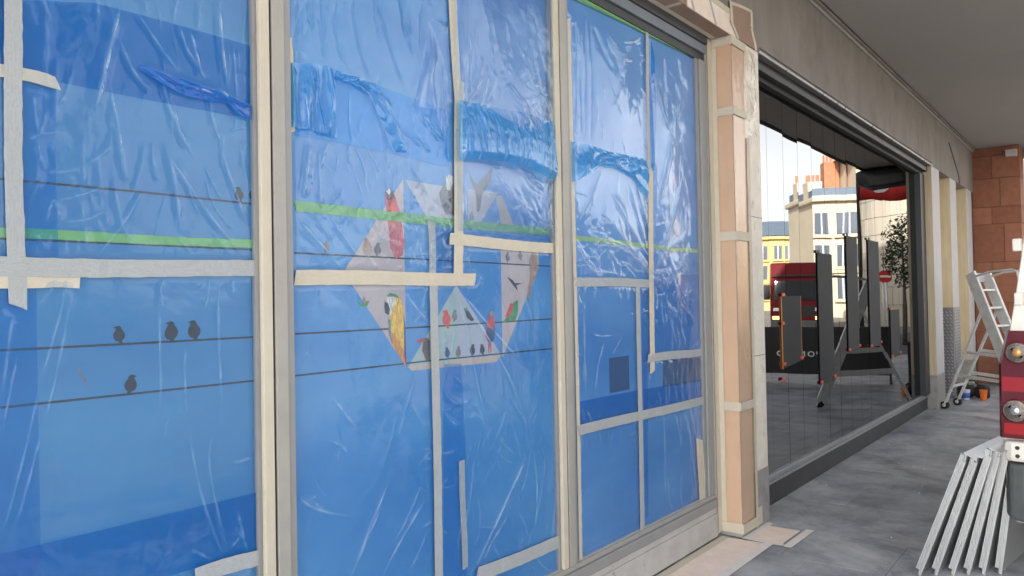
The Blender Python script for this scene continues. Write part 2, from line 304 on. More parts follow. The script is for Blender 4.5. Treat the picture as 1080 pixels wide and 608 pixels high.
def tag(o, label, cat, group=None, kind=None):
    o['label'] = label
    if cat: o['category'] = cat
    if group: o['group'] = group
    if kind: o['kind'] = kind
    return o
def thing(name, label, cat, loc=(0, 0, 0), group=None, rz=0):
    o = bpy.data.objects.new(name, None); C.objects.link(o); o.location = loc; o.rotation_euler = (0, 0, rz); o.empty_display_size = 0.1
    return tag(o, label, cat, group)
def struct(o):
    o['kind'] = 'structure'; return o
def grid_mesh(name, X, Y, Z, mats, parent, keep=None, crease=None):
    """numpy grid (rows, cols) to a smooth mesh; keep = bool mask of cells"""
    r, c = X.shape; co = np.stack([X, Y, Z], -1).reshape(-1, 3).astype(np.float32)
    idx = np.arange(r * c).reshape(r, c)
    q = np.stack([idx[:-1, :-1], idx[:-1, 1:], idx[1:, 1:], idx[1:, :-1]], -1).reshape(-1, 4)
    if keep is not None:
        q = q[keep.reshape(-1)]; used, inv = np.unique(q, return_inverse=True); co = co[used]; q = inv.reshape(-1, 4)
    me = bpy.data.meshes.new(name); me.vertices.add(len(co)); me.vertices.foreach_set('co', co.ravel())
    me.loops.add(len(q) * 4); me.loops.foreach_set('vertex_index', q.ravel().astype(np.int32))
    me.polygons.add(len(q)); me.polygons.foreach_set('loop_start', np.arange(0, len(q) * 4, 4, dtype=np.int32))
    me.polygons.foreach_set('loop_total', np.full(len(q), 4, dtype=np.int32))
    me.polygons.foreach_set('use_smooth', np.ones(len(q), dtype=bool)); me.update(calc_edges=True); me.validate()
    if crease is not None:
        a_ = me.attributes.new('crease', 'FLOAT', 'POINT'); a_.data.foreach_set('value', crease.reshape(-1).astype(np.float32))
    return link_mesh(name, me, mats, parent)

def smooth01(t): t = np.clip(t, 0, 1); return t * t * (3 - 2 * t)
def waves(X, Z, amp, n, fmin, fmax, seed):
    g = np.random.RandomState(seed); h = np.zeros_like(X)
    for i in range(n):
        a = g.uniform(0, 2 * math.pi); f = g.uniform(fmin, fmax); p = g.uniform(0, 6.28)
        h += np.sin((X * math.cos(a) + Z * math.sin(a)) * f + p) / f * fmin
    return amp * h / math.sqrt(n)
def seg_dist(X, Z, a, b):
    dx, dz = b[0] - a[0], b[1] - a[1]; l2 = dx * dx + dz * dz + 1e-12
    t = np.clip(((X - a[0]) * dx + (Z - a[1]) * dz) / l2, 0, 1)
    return np.hypot(X - a[0] - t * dx, Z - a[1] - t * dz), t
def bowed(pts, k=10):
    """smooth polyline through 2 or 3 points"""
    if len(pts) == 2: return [(pts[0][0] + (pts[1][0] - pts[0][0]) * i / 3, pts[0][1] + (pts[1][1] - pts[0][1]) * i / 3) for i in range(4)]
    a, m, b = pts[0], pts[1], pts[-1]; c = (2 * m[0] - (a[0] + b[0]) / 2, 2 * m[1] - (a[1] + b[1]) / 2)
    return [((1 - t) ** 2 * a[0] + 2 * t * (1 - t) * c[0] + t * t * b[0], (1 - t) ** 2 * a[1] + 2 * t * (1 - t) * c[1] + t * t * b[1]) for t in [i / k for i in range(k + 1)]]
def add_fold(H, X, Z, pts, h, wd, CR=None):
    P = bowed(pts); pad = wd * 3.2
    x0, x1 = min(p[0] for p in P) - pad, max(p[0] for p in P) + pad; z0, z1 = min(p[1] for p in P) - pad, max(p[1] for p in P) + pad
    cols = np.where((X[0] >= x0) & (X[0] <= x1))[0]; rows = np.where((Z[:, 0] >= z0) & (Z[:, 0] <= z1))[0]
    if len(cols) < 2 or len(rows) < 2: return
    sl_ = np.s_[rows[0]:rows[-1] + 1, cols[0]:cols[-1] + 1]; x, z = X[sl_], Z[sl_]
    best = np.full(x.shape, 9.0); tt = np.zeros(x.shape); n = len(P) - 1
    for i in range(n):
        d, t = seg_dist(x, z, P[i], P[i + 1]); m = d < best
        best[m] = d[m]; tt[m] = (i + t[m]) / n
    taper = np.clip(np.minimum(tt, 1 - tt) * 4, 0, 1) ** 0.8 * (0.75 + 0.25 * np.sin(tt * 17 + P[0][0] * 31))
    prof = np.exp(-best / (wd * .75)) + 0.2 * np.exp(-np.abs(best - 2.1 * wd) / (wd * .6))
    H[sl_] += h * prof * taper
    if CR is not None and h > 0: CR[sl_] = np.maximum(CR[sl_], min(1, (h / .009) ** .7) * np.exp(-best / (wd * .55)) * taper)
def film(name, x0, x1, z0, z1, y, folds, pins, mat_, parent, step=0.0036, bulges=(), seed=1, rough=0.0016, crump=0.0011):
    nx, nz_ = max(3, int((x1 - x0) / step)), max(3, int((z1 - z0) / step))
    X, Z = np.meshgrid(np.linspace(x0, x1, nx), np.linspace(z0, z1, nz_))
    H = waves(X, Z, rough, 14, 6, 26, seed) + waves(X, Z, rough * 0.35, 10, 30, 75, seed + 5)
    H = np.abs(H)
    g = np.random.RandomState(seed + 90)          # crumpled facets: sharp shallow creases, patchy
    for i in range(9):
        a = g.uniform(-.5, .5) + (0 if i % 3 else 1.2); f = g.uniform(14, 45); P_ = X * math.cos(a) + Z * math.sin(a)
        warp = .9 * np.sin(X * g.uniform(2, 6) + Z * g.uniform(2, 6) + g.uniform(0, 6)) + .5 * np.sin(Z * g.uniform(5, 11) + g.uniform(0, 6))
        patch = smooth01(.5 + .9 * np.sin(X * g.uniform(2, 5) + g.uniform(0, 6)) * np.sin(Z * g.uniform(2, 4) + g.uniform(0, 6)))
        H += crump * (20 / f) * np.abs(np.sin(P_ * f * .5 + warp)) * patch
    CR = np.zeros_like(X); gp = random.Random(seed)
    folds = [(f[0], f[1] * 1.5, f[2]) for f in folds]
    for (a, b, hw) in pins:                       # film puckers where the tape pulls on it
        l = math.hypot(b[0] - a[0], b[1] - a[1]); ux, uz = (b[0] - a[0]) / l, (b[1] - a[1]) / l
        for k in range(int(l / .045)):
            if gp.random() < .45: continue
            s_ = gp.choice((-1, 1)); t_ = gp.random() * l; an = gp.uniform(-.7, .7); ln = gp.uniform(.03, .13); nx_, nz2 = -uz * s_, ux * s_
            dx, dz = nx_ * math.cos(an) + ux * math.sin(an), nz2 * math.cos(an) + uz * math.sin(an); p0 = (a[0] + ux * t_ + nx_ * hw, a[1] + uz * t_ + nz2 * hw)
            bw_ = gp.uniform(-.15, .15) * ln
            folds.append(([p0, (p0[0] + dx * ln / 2 - dz * bw_, p0[1] + dz * ln / 2 + dx * bw_), (p0[0] + dx * ln, p0[1] + dz * ln)], gp.uniform(.0015, .0045), gp.uniform(.004, .007)))
    for f in folds: add_fold(H, X, Z, f[0], f[1], f[2], CR)
    B = np.zeros_like(X)
    for (bx, bz, sx, sz, hh) in bulges: B += hh * np.exp(-((X - bx) / sx) ** 2 - ((Z - bz) / sz) ** 2)
    mask = np.ones_like(X)
    for (a, b, hw) in pins:
        d, _ = seg_dist(X, Z, a, b); mask *= 0.04 + 0.96 * smooth01((d - hw * 0.85) / 0.022)
    edge = np.minimum(np.minimum(X - x0, x1 - X), np.minimum(Z - z0, z1 - Z)); mask *= smooth01(edge / 0.03)
    return grid_mesh(name, X, y - (H + B) * mask, Z, mat_, parent, crease=CR * mask)
def strip(pl, width, y, mat_, parent, name='tape_strip', seed=0, th=0.0006):
    """a length of tape along a polyline in the facade plane"""
    g = random.Random(seed); (x0, z0), (x1, z1) = pl[0], pl[-1]
    l = math.hypot(x1 - x0, z1 - z0); n = max(6, int(l / 0.022)); ux, uz = (x1 - x0) / l, (z1 - z0) / l; px_, pz_ = -uz, ux
    mb = MB(); w0 = width / 2
    for i in range(n + 1):
        t = i / n; o = math.sin(t * 5 + seed) * 0.003; e1 = g.uniform(-.0014, .0014); e2 = g.uniform(-.0014, .0014)
        cx, cz = x0 + (x1 - x0) * t + px_ * o, z0 + (z1 - z0) * t + pz_ * o
        sk = (g.uniform(-.25, .25) * width) if i in (0, n) else 0
        yy = y - g.uniform(0, 0.0012)
        mb.v += [(cx + px_ * (w0 + e1) + ux * sk, yy, cz + pz_ * (w0 + e1) + uz * sk), (cx + px_ * g.uniform(-.3, .3) * w0, y - g.uniform(0, .0016), cz + pz_ * g.uniform(-.3, .3) * w0), (cx - px_ * (w0 + e2) - ux * sk, yy, cz - pz_ * (w0 + e2) - uz * sk),
                 (cx + px_ * w0 + ux * sk, y + 0.0012, cz + pz_ * w0 + uz * sk), (cx - px_ * w0 - ux * sk, y + 0.0012, cz - pz_ * w0 - uz * sk)]
    for i in range(n):
        a = i * 5; b = a + 5
        mb.f += [(a, a + 1, b + 1, b), (a + 1, a + 2, b + 2, b + 1), (a + 3, a, b, b + 3), (a + 2, a + 4, b + 4, b + 2)]; mb.m += [0] * 4
    return mb.build(name, mat_, parent, False)
def px_strip(edge_a, edge_b):
    """centre line and width of a tape given by its two long edges (metres)"""
    (a0, a1), (b0, b1) = edge_a, edge_b
    c0 = ((a0[0] + b0[0]) / 2, (a0[1] + b0[1]) / 2); c1 = ((a1[0] + b1[0]) / 2, (a1[1] + b1[1]) / 2)
    ux, uz = c1[0] - c0[0], c1[1] - c0[1]; l = math.hypot(ux, uz); nx, nz_ = -uz / l, ux / l
    wd = abs(((a0[0] - b0[0]) * nx + (a0[1] - b0[1]) * nz_) + ((a1[0] - b1[0]) * nx + (a1[1] - b1[1]) * nz_)) / 2
    return [c0, c1], wd

# ------------------------------------------------------------------ ground
road = struct(MB().box(-300, 500, -400, 300, -0.4, -0.14).build('road', asphalt))
pav = struct(MB().box(-8, 40, -2.6, 2.35, -0.14, -0.012).build('pavement', mortar_dark if False else mat('pavement_joint', (0.09, 0.095, 0.105), 0.9, var=0.2)))
slab_me = {}
x = -7.9; col = 0
for ix in range(60):
    L_ = [0.62, 0.78, 0.7][ix % 3]
    yy = -2.55 - (0.17 if ix % 2 else 0.0)
    for iy, W_ in enumerate([0.6, 0.6, 0.62, 0.6, 0.6, 0.62, 0.6, 0.6, 0.6]):
        y0, y1 = max(yy, -2.58), min(yy + W_, 2.33); yy += W_
        if y1 - y0 < 0.05: continue
        mb = MB(); g = 0.0016; b = 0.0015
        dz = [rnd.uniform(-0.0010, 0.0010) for _ in range(4)]
        xa, xb, ya, yb = x + g, x + L_ - g, y0 + g, y1 - g
        mb.add([(xa, ya, -0.014), (xb, ya, -0.014), (xb, yb, -0.014), (xa, yb, -0.014), (xa, ya, -b + dz[0]), (xb, ya, -b + dz[1]), (xb, yb, -b + dz[2]), (xa, yb, -b + dz[3]),
                (xa + b, ya + b, dz[0]), (xb - b, ya + b, dz[1]), (xb - b, yb - b, dz[2]), (xa + b, yb - b, dz[3])],
               [(0, 1, 5, 4), (1, 2, 6, 5), (2, 3, 7, 6), (3, 0, 4, 7), (4, 5, 9, 8), (5, 6, 10, 9), (6, 7, 11, 10), (7, 4, 8, 11), (8, 9, 10, 11)])
        mb.build('slab', SLATE, pav)
    x += L_
    if x > 22: break
kx = -8
while kx < 40:
    MB().box(kx + .004, kx + .996, -2.74, -2.602, -0.3, -0.002).build('kerb', kerb_m, pav, bevel=0.012); kx += 1.0

# ------------------------------------------------------------------ shop building
bld = thing('shop_building', 'long stone shop building with deep fascia and canopy over the pavement', 'building', (0, 2.2, 0))
def bpart(mb, name, m, bevel=0.0, parent=None, smooth=False):
    p = parent or bld; o = mb.build(name, m, p, smooth, bevel)
    o.matrix_parent_inverse = p.matrix_world.inverted() if False else Matrix.Translation((0, -2.2, 0)) if p is bld else Matrix()
    return o
YF = 2.0          # front plane of pillars and fascia
YG = 2.14         # front plane of window frames
X0 = -1.75
# fascia with small string mouldings
bpart(MB().box(X0 - 3, 15.6, YF, 2.6, 3.366, 4.13), 'fascia', concrete, 0.006)
bpart(MB().box(X0 - 3, 15.597, YF - 0.022, YF - 0.001, 4.085, 4.127), 'cornice_moulding', soffit_white, 0.006)
bpart(MB().box(X0 - 3, 15.597, YF - 0.05, YF - 0.024, 4.105, 4.127), 'cornice_moulding', concrete, 0.004)
# canopy: soffit panels, front edge
can = bpart(MB().box(X0 - 3, 17.4, 0.30, 2.6, 4.152, 4.5), 'canopy', soffit_white)
for k in range(9):
    xa = -6 + k * 2.6
    MB().box(xa + .003, xa + 2.597, 0.33, YF - 0.055, 4.131, 4.1515).build('soffit_panel', soffit_white, can, bevel=0.003)
bpart(MB().box(X0 - 3, 17.42, 0.272, 0.298, 4.10, 4.56), 'canopy_edge', concrete, 0.01)
# upper storeys out of view, added and made tall to shade the street
bpart(MB().box(X0 - 3, 16.2, 2.05, 12, 4.5, 19.5), 'upper_wall', wall_stone)
for r_ in range(3):
    for k in range(7):
        xa = -12 + k * 4.0
        wdw = bpart(MB().box(xa, xa + 1.5, 2.02, 2.049, 5.3 + r_ * 3.4, 7.3 + r_ * 3.4), 'window', far_glass)
        MB().box(xa - .1, xa + 1.6, 1.98, 2.018, 5.18 + r_ * 3.4, 5.28 + r_ * 3.4).build('sill', wall_stone, wdw)
# inner core so that nothing shows through
bpart(MB().box(X0 - 3, 16.1, 2.75, 12, 0, 4.49), 'inner_wall', shop_dark)
# three covered windows: frame of head, sill, mullions, jamb
bounds = [(-0.13, 1.38), (1.515, 3.02), (3.165, 4.68)]
def frame_piece(x0, x1, side):
    """a mullion made of two profiles with a shadow gap"""
    xm = x0 + (x1 - x0) * 0.40
    m_ = bpart(MB().box(x0, x1, YG + 0.02, 2.3, 0.29, 3.19), 'mullion', frame_grey)
    MB().box(x0 + .012, xm - .004, YG, YG + .0195, 0.29, 3.19).build('tape_strip', cream_tape, m_, bevel=0.004)
    MB().box(xm - .0035, xm + .0035, YG + .006, YG + .0195, 0.29, 3.19).build('shadow_gap', black_gap, m_)
    MB().box(xm + .004, x1 - .03, YG - .002, YG + .0195, 0.29, 3.19).build('mullion_cap', frame_cream, m_, bevel=0.003)
    MB().box(x1 - .0295, x1, YG + .008, YG + .0195, 0.29, 3.19).build('mullion_cap', frame_grey, m_, bevel=0.002)
    for ch in m_.children: ch.matrix_parent_inverse = Matrix()
frame_piece(1.38, 1.515, 0); frame_piece(3.02, 3.165, 1)
jb = bpart(MB().box(4.68, 4.88, YG + .02, 2.3, 0.29, 3.19), 'window_jamb', frame_grey)
MB().box(4.71, 4.80, YG + .006, YG + .0195, 0.29, 3.19).build('jamb_cap', frame_grey, jb, bevel=0.003)
MB().box(4.803, 4.8795, YG - .001, YG + .0195, 0.02, 3.36).build('jamb_cap', frame_cream, jb, bevel=0.003)
hd = bpart(MB().box(X0, 4.88, YG + .02, 2.3, 3.1905, 3.3655), 'window_head', frame_dark)
MB().box(X0, 4.802, YG + .001, YG + .0195, 3.24, 3.30).build('head_cap', mat('head_blue', (0.16, 0.19, 0.23), 0.45, var=0.1), hd, bevel=0.004)
MB().box(X0, 4.802, YG - .012, YG + .0195, 3.301, 3.364).build('head_cap', frame_dark, hd, bevel=0.004)
sl_ = bpart(MB().box(X0, 4.88, YG + .02, 2.3, 0.003, 0.2895), 'stall_riser', riser_grey)
MB().box(X0, 4.802, YG - .012, YG + .0195, 0.205, 0.262).build('sill_cap', frame_grey, sl_, bevel=0.006)
MB().box(X0, 4.802, YG + .002, YG + .0195, 0.263, 0.288).build('sill_cap', frame_cream, sl_, bevel=0.004)
MB().box(X0, 4.802, YG - .002, YG + .0195, 0.165, 0.2045).build('riser_panel', riser_grey, sl_, bevel=0.004)
MB().box(X0, 4.802, YG - .006, YG + .0195, 0.012, 0.164).build('riser_panel', riser_grey, sl_, bevel=0.003)
# window panes behind the prints
for a, b in bounds: bpart(MB().box(a, b, 2.19, 2.2, 0.29, 3.19), 'pane', far_glass)
# main pillar between the two shopfronts
pil = bpart(MB().box(4.8805, 5.38, YF, 2.7, 0.386, 3.3645), 'pillar', render_white, 0.006)
MB().box(4.8805, 5.383, YF - .003, 2.7, 0.003, 0.384).build('pillar_plinth', plinth_grey, pil, bevel=0.004)
cut = MB().box(5.1, 5.3805, YF - .0012, YF + .01, 1.185, 1.19); cut.build('render_joint', concrete, pil)
MB().box(5.1, 5.3805, YF - .0012, YF + .01, 2.16, 2.164).build('render_joint', concrete, pil)
# mirror-glass shopfront
sf = bpart(MB().box(5.38, 11.78, 2.185, 2.3, 0.003, 3.364), 'glazed_shopfront', shop_dark)
MB().box(5.38, 11.78, 2.13, 2.1845, 0.003, 0.17).build('plinth', base_black, sf, bevel=0.004)
MB().box(5.38, 11.78, 2.11, 2.1845, 0.171, 0.186).build('sill', sill_metal, sf, bevel=0.003)
MB().box(5.38, 11.78, 2.135, 2.1845, 0.187, 0.215).build('sill_track', sill_metal, sf, bevel=0.003)
MB().box(5.38, 11.78, 2.05, 2.1845, 3.285, 3.3635).build('header', frame_dark, sf, bevel=0.004)
MB().box(5.38, 11.78, 2.11, 2.1845, 3.245, 3.2845).build('header_track', black_gap, sf, bevel=0.003)
MB().box(5.38, 11.78, YF - .018, YF - .002, 3.352, 3.372).build('flashing', mat('flashing', (0.55, 0.58, 0.63), 0.3, metal=0.7, var=0.1), sf, bevel=0.003)
MB().box(11.50, 11.7795, 2.09, 2.1845, 0.216, 3.2445).build('jamb', frame_dark, sf, bevel=0.004)
MB().box(5.3805, 5.56, 2.09, 2.1845, 0.216, 3.2445).build('jamb', frame_dark, sf, bevel=0.004)
xs = 5.565; k = 0
while xs < 11.45:
    xe = min(xs + 0.372, 11.495)
    mb = MB(); tl = rnd.uniform(-.0007, .0007); tv = rnd.uniform(-.0006, .0006)     # each pane sits a hair out of true
    y00, y10, y11, y01 = 2.16 - tl - tv, 2.16 + tl - tv, 2.16 + tl + tv, 2.16 - tl + tv
    mb.add([(xs + .0025, y00, .217), (xe - .0025, y10, .217), (xe - .0025, y11, 3.243), (xs + .0025, y01, 3.243), (xs + .0025, 2.1835, .217), (xe - .0025, 2.1835, .217), (xe - .0025, 2.1835, 3.243), (xs + .0025, 2.1835, 3.243)],
           [(0, 1, 2, 3), (4, 7, 6, 5), (0, 4, 5, 1), (1, 5, 6, 2), (2, 6, 7, 3), (3, 7, 4, 0)])
    mb.build('pane', MGLASS, sf); xs += 0.372
# pilasters at the far end with recesses
for a, b in [(11.78, 12.34), (13.22, 13.76), (14.8, 15.35)]:
    p_ = bpart(MB().box(a, b, YF, 2.5, 0.47, 3.3645), 'pilaster', [wood_cream, pil_white], 0.004)
    for i, f in enumerate(p_.data.polygons): f.material_index = 1 if abs(f.normal.y) > .5 else 0
    MB().box(a, b + .002, YF - .002, 2.5, 0.003, 0.468).build('pilaster_base', plinth_grey, p_, bevel=0.003)
for a, b in [(12.3405, 13.2195), (13.7605, 14.7995), (15.3505, 15.6)]:
    bpart(MB().box(a, b, 2.17, 2.5, 0.003, 3.364), 'recess_wall', wood_cream)
chk = mat('chequer_plate', (0.22, 0.23, 0.25), 0.4, metal=0.6, var=0.1); stud = mat('chequer_stud', (0.6, 0.61, 0.63), 0.4, metal=0.6)
sp_ = bpart(MB().box(13.212, 13.2195, 2.004, 2.165, 0.02, 1.38), 'kick_plate', chk)
st = MB(); row = 0; zz = .06
while zz < 1.36:
    for q_ in range(3):
        yq = 2.03 + q_ * .05 + (.012 if row % 2 else 0); st.add([(13.2118, yq - .017, zz - .01), (13.207, yq, zz - .012), (13.2118, yq + .017, zz + .01), (13.207, yq, zz + .012)], [(0, 1, 2), (0, 2, 3), (2, 1, 0), (3, 2, 0)])
    zz += .05; row += 1
so_ = st.build('tread_studs', stud, sp_); so_['kind'] = 'stuff'
for (a, b, y_) in [(13.224, 13.75, 1.992), (12.60, 13.2, 2.16)]:
    cp = bpart(MB().box(a, b, y_, y_ + .0065, 0.02, 1.38), 'kick_plate', chk)
    st = MB(); zz = 0.06; row = 0
    while zz < 1.36:
        xx = a + 0.03 + (0.045 if row % 2 else 0)
        while xx < b - .02:
            s_ = 1 if (row + int((xx - a) / .09)) % 2 else -1
            st.add([(xx - .028, y_ - .0002, zz - .014 * s_), (xx, y_ - .005, zz - .012), (xx + .028, y_ - .0002, zz + .014 * s_), (xx, y_ - .005, zz + .012)], [(0, 1, 2), (0, 2, 3)]); xx += .09
        zz += 0.048; row += 1
    so_ = st.build('tread_studs', stud, cp); so_['kind'] = 'stuff'
bpart(MB().tube([(13.2, 1.994, 3.9), (13.6, 1.992, 3.7), (14.0, 1.993, 3.5), (14.1, 1.994, 3.37)], .006, 6), 'cable', pole_dark)
bpart(MB().tube([(5.4, 1.99, 3.40), (8, 1.991, 3.392), (11.8, 1.99, 3.40)], .005, 6), 'cable', concrete)
# electric conduit stub on the second recess
bpart(MB().tube([(12.8, 2.165, 3.0), (12.8, 2.12, 3.0), (12.82, 2.1, 2.92)], 0.02), 'hook', pil_white, smooth=True)

# terracotta pier closing the pavement
pier = thing('terracotta_pier', 'terracotta block pier at the far end of the shopfront', 'pier', (15.9, 1.65, 0))
def child(o, par):
    o.parent = par; o.matrix_parent_inverse = Matrix.Translation(-Vector(par.location)); return o
child(MB().box(15.612, 16.18, 1.312, 2.3, 0.0, 4.13).build('pier_core', mortar), pier)
rows = [0.003, 0.494, 0.91, 1.41, 2.126, 2.79, 3.09, 3.59, 3.99, 4.128]
spl = [0.35, 0.62, 0.33, 0.63, 0.36, 0.6, 0.42, 0.58, 0.35]
for i in range(len(rows) - 1):
    z0, z1 = rows[i] + .004, rows[i + 1] - .004; s_ = 2.0 - (2.0 - 1.30) * (1 - spl[i]) if False else 1.30 + 0.72 * spl[i]
    for (a, b) in [(1.30, s_ - .004), (s_ + .004, 2.02)]:
        d = rnd.uniform(-.003, .003)
        child(MB().box(15.6 + d, 15.9, a + (0 if a > 1.31 else 0), b, z0, z1).build('block', rnd.choice(terra), None, bevel=0.006), pier)
    child(MB().box(15.905, 16.19, 1.302, 1.5, z0, z1).build('block', rnd.choice(terra), None, bevel=0.006), pier)
al = child(MB().box(15.5, 15.597, 1.33, 1.5, 3.93, 4.05).build('junction_box', pil_white, None, bevel=0.01), pier)

# neighbouring building further along
nb = thing('neighbour_building', 'dark fronted neighbouring building beyond the terracotta pier', 'building', (30, 2.3, 0))
child(MB().box(16.2, 42, 2.3, 12, 0, 4.4).build('shopfront', shop_dark), nb)
child(MB().box(16.2, 42, 2.25, 12, 4.402, 13).build('upper_wall', wall_stone), nb)
for k in range(6):
    xa = 17.2 + k * 4.1
    w_ = child(MB().box(xa, xa + 3.3, 2.262, 2.298, 0.5, 3.6).build('window', far_glass), nb)
    child(MB().box(xa - .1, xa + 3.4, 2.2, 2.26, 0.38, 0.49).build('sill', pil_white), nb)
    for r_ in range(2): child(MB().box(xa + .8, xa + 2.3, 2.21, 2.249, 5.6 + r_ * 3.6, 7.8 + r_ * 3.6).build('window', far_glass), nb)
# ------------------------------------------------------------------ printed window graphics
YP = 2.180
layer = [0]
def pp(par, name, polys, mats, label=None, lv=1):
    """flat printed shape: polygons of (x,z) with material index, a fraction of a millimetre proud"""
    mb = MB()
    for i, (pl, mi) in enumerate(polys): mb.prism(pl, YP - 0.0003 * lv - 0.00008 * (i + 1), YP - 0.0003 * lv + 0.00025 - 0.00008 * i, mi)
    o = child(mb.build(name, mats), par)
    if label: o['label'] = label
    return o
def wire(par, pl, r=0.0062):
    mb = MB()
    for (a, b) in zip(pl, pl[1:]):
        l = math.hypot(b[0] - a[0], b[1] - a[1]); nx, nz_ = -(b[1] - a[1]) / l * r / 2, (b[0] - a[0]) / l * r / 2
        mb.prism([(a[0] + nx, a[1] + nz_), (b[0] + nx, b[1] + nz_), (b[0] - nx, b[1] - nz_), (a[0] - nx, a[1] - nz_)], YP - 0.0009, YP - 0.0007)
    return child(mb.build('wire', ink('wire', (0.015, 0.02, 0.035))), par)
I_dark = ink('dark', (0.012, 0.013, 0.02)); I_brown = ink('brown', (0.10, 0.06, 0.045)); I_yel = ink('yellow', (0.75, 0.45, 0.06)); I_orange = ink('orange', (0.55, 0.22, 0.03))
I_white = ink('white', (0.62, 0.62, 0.63)); I_red = ink('red', (0.55, 0.06, 0.06)); I_pink = ink('pink', (0.50, 0.14, 0.17)); I_green = ink('green', (0.05, 0.26, 0.10)); I_teal = ink('teal', (0.05, 0.22, 0.30))
I_grey = ink('grey', (0.17, 0.17, 0.19)); I_tan = ink('tan', (0.34, 0.24, 0.18)); I_blue = ink('navy', (0.03, 0.06, 0.18))
F_pink = ink('facet_pink', (0.46, 0.41, 0.44)); F_white = ink('facet_white', (0.37, 0.42, 0.54)); F_green = ink('facet_green', (0.33, 0.45, 0.48)); F_cream = ink('facet_cream', (0.50, 0.40, 0.35)); F_pale = ink('facet_pale', (0.12, 0.22, 0.46))
BIRD = [(.50, 1.0), (.62, .98), (.70, .90), (.72, .80), (.84, .68), (.92, .5), (.88, .32), (.74, .16), (.78, .0), (.62, .02), (.56, .12), (.36, .2), (.26, .36), (.26, .55), (.36, .74), (.40, .86), (.22, .90), (.38, .95)]
def small_bird(par, pts, m, flip=False, lean=0.0, wid=0.95):
    """pts: [(foot x, z), (top x, z)] of a perched bird"""
    (x0, z0), (x1, z1) = pts; h = z1 - z0
    P = [(x0 + ((u - .5) * (-1 if flip else 1) * wid + lean * v) * h, z0 + v * h) for u, v in BIRD]
    return pp(par, 'bird', [(P, 0)], m, lv=4)
graphics = []
for i, (a, b) in enumerate(bounds):
    gph = thing('window_graphic', ['blue sky window print with dark birds on wires, leftmost bay',
                                   'blue sky window print with parrots and folded paper shapes, middle bay',
                                   'plain blue window print in the bay beside the pillar'][i], 'window print', ((a + b) / 2, YP, 0.29))
    graphics.append(gph)
    child(MB().box(a + .001, b - .001, YP, YP + .004, 0.2905, 3.1895).build('print', [SKYP, SKYP2, SKYP3][i]), gph)
g1, g2, g3 = graphics
wire(g1, [(0.677,1.931),(1.031,1.933),(1.408,1.93)]); wire(g1, [(0.676,1.781),(1.029,1.783),(1.402,1.782)]); wire(g1, [(0.674,1.502),(1.026,1.501),(1.405,1.501)]); wire(g1, [(0.674,1.36),(1.025,1.36),(1.406,1.361)])
for pts, fl, ln in [([(1.333,1.93),(1.331,1.981)], False, 0), ([(1.394,1.932),(1.395,1.988)], True, 0), ([(1.392,1.788),(1.393,1.825)], True, 0), ([(0.958,1.502),(0.956,1.553)], False, .02), ([(1.104,1.497),(1.096,1.561)], False, .08), ([(1.177,1.499),(1.171,1.562)], False, 0), ([(0.996,1.359),(1.002,1.414)], True, .03)]:
    small_bird(g1, pts, I_dark, fl, ln)
pp(g1, 'feather', [([(0.855,1.45),(0.873,1.413),(0.885,1.381),(0.878,1.394),(0.859,1.429)], 0)], I_grey, lv=2)
# wires of the middle bay
wire(g2, [(1.54,1.778),(2.169,1.775),(3.096,1.768)]); wire(g2, [(1.539,1.504),(2.163,1.504),(3.103,1.511)]); wire(g2, [(1.537,1.363),(2.159,1.367),(3.098,1.365)])
# folded paper facets
pp(g2, 'facet', [([(2.047,2.087),(2.048,1.712),(2.05,1.349),(1.785,1.673),(1.756,1.728)], 0)], F_pink)
pp(g2, 'facet', [([(2.057,2.084),(2.356,2.082),(2.352,1.925),(2.205,1.908)], 0)], F_white)
pp(g2, 'facet', [([(2.34,1.673),(2.349,1.337),(2.055,1.349)], 0)], F_green)
pp(g2, 'facet', [([(2.34,1.673),(2.631,1.362),(2.611,1.343),(2.349,1.337)], 0)], F_white)
pp(g2, 'facet', [([(2.055,1.353),(2.631,1.358),(2.591,1.331),(2.075,1.336)], 0)], F_cream, lv=2)
pp(g2, 'facet', [([(2.64,1.871),(2.925,1.853),(2.922,1.762),(2.638,1.349)], 0)], F_pink)
pp(g2, 'facet', [([(2.425,2.089),(2.626,2.089),(2.486,1.926),(2.421,1.938)], 0)], F_pink)
pp(g2, 'facet', [([(2.612,2.075),(2.652,2.083),(2.745,1.942),(2.648,1.927)], 0)], F_cream)
pp(g2, 'facet', [([(2.205,1.908),(2.352,1.917),(2.362,1.829),(2.267,1.715)], 0)], F_pale)
# birds of the middle bay
pp(g2, 'bird', [([(1.949,1.631),(1.968,1.642),(2.002,1.634),(2.026,1.608),(2.04,1.564),(2.044,1.508),(2.048,1.349),(2.011,1.396),(1.973,1.45),(1.958,1.505),(1.956,1.537),(1.976,1.551),(1.957,1.555),(1.938,1.592)], 0),
    ([(1.955,1.501),(1.973,1.45),(2.011,1.396),(2.045,1.353),(2.037,1.409),(1.989,1.485)], 1), ([(1.939,1.617),(1.958,1.631),(1.987,1.631),(2.001,1.601),(1.981,1.584),(1.971,1.555),(1.952,1.555),(1.938,1.581)], 2), ([(1.941,1.609),(1.958,1.602),(1.967,1.577),(1.959,1.555),(1.942,1.566),(1.938,1.588)], 3),
    ([(1.949,1.631),(1.968,1.642),(2.002,1.634),(2.016,1.62),(1.987,1.627),(1.958,1.626)], 4), ([(1.956,1.544),(1.968,1.537),(1.973,1.45),(1.96,1.494)], 5), ([(2.037,1.564),(2.046,1.505),(2.048,1.349),(2.036,1.398)], 6)],
   [I_yel, I_orange, I_white, I_dark, I_green, I_teal, I_blue], 'yellow and blue macaw printed beside the pale facet', lv=5)
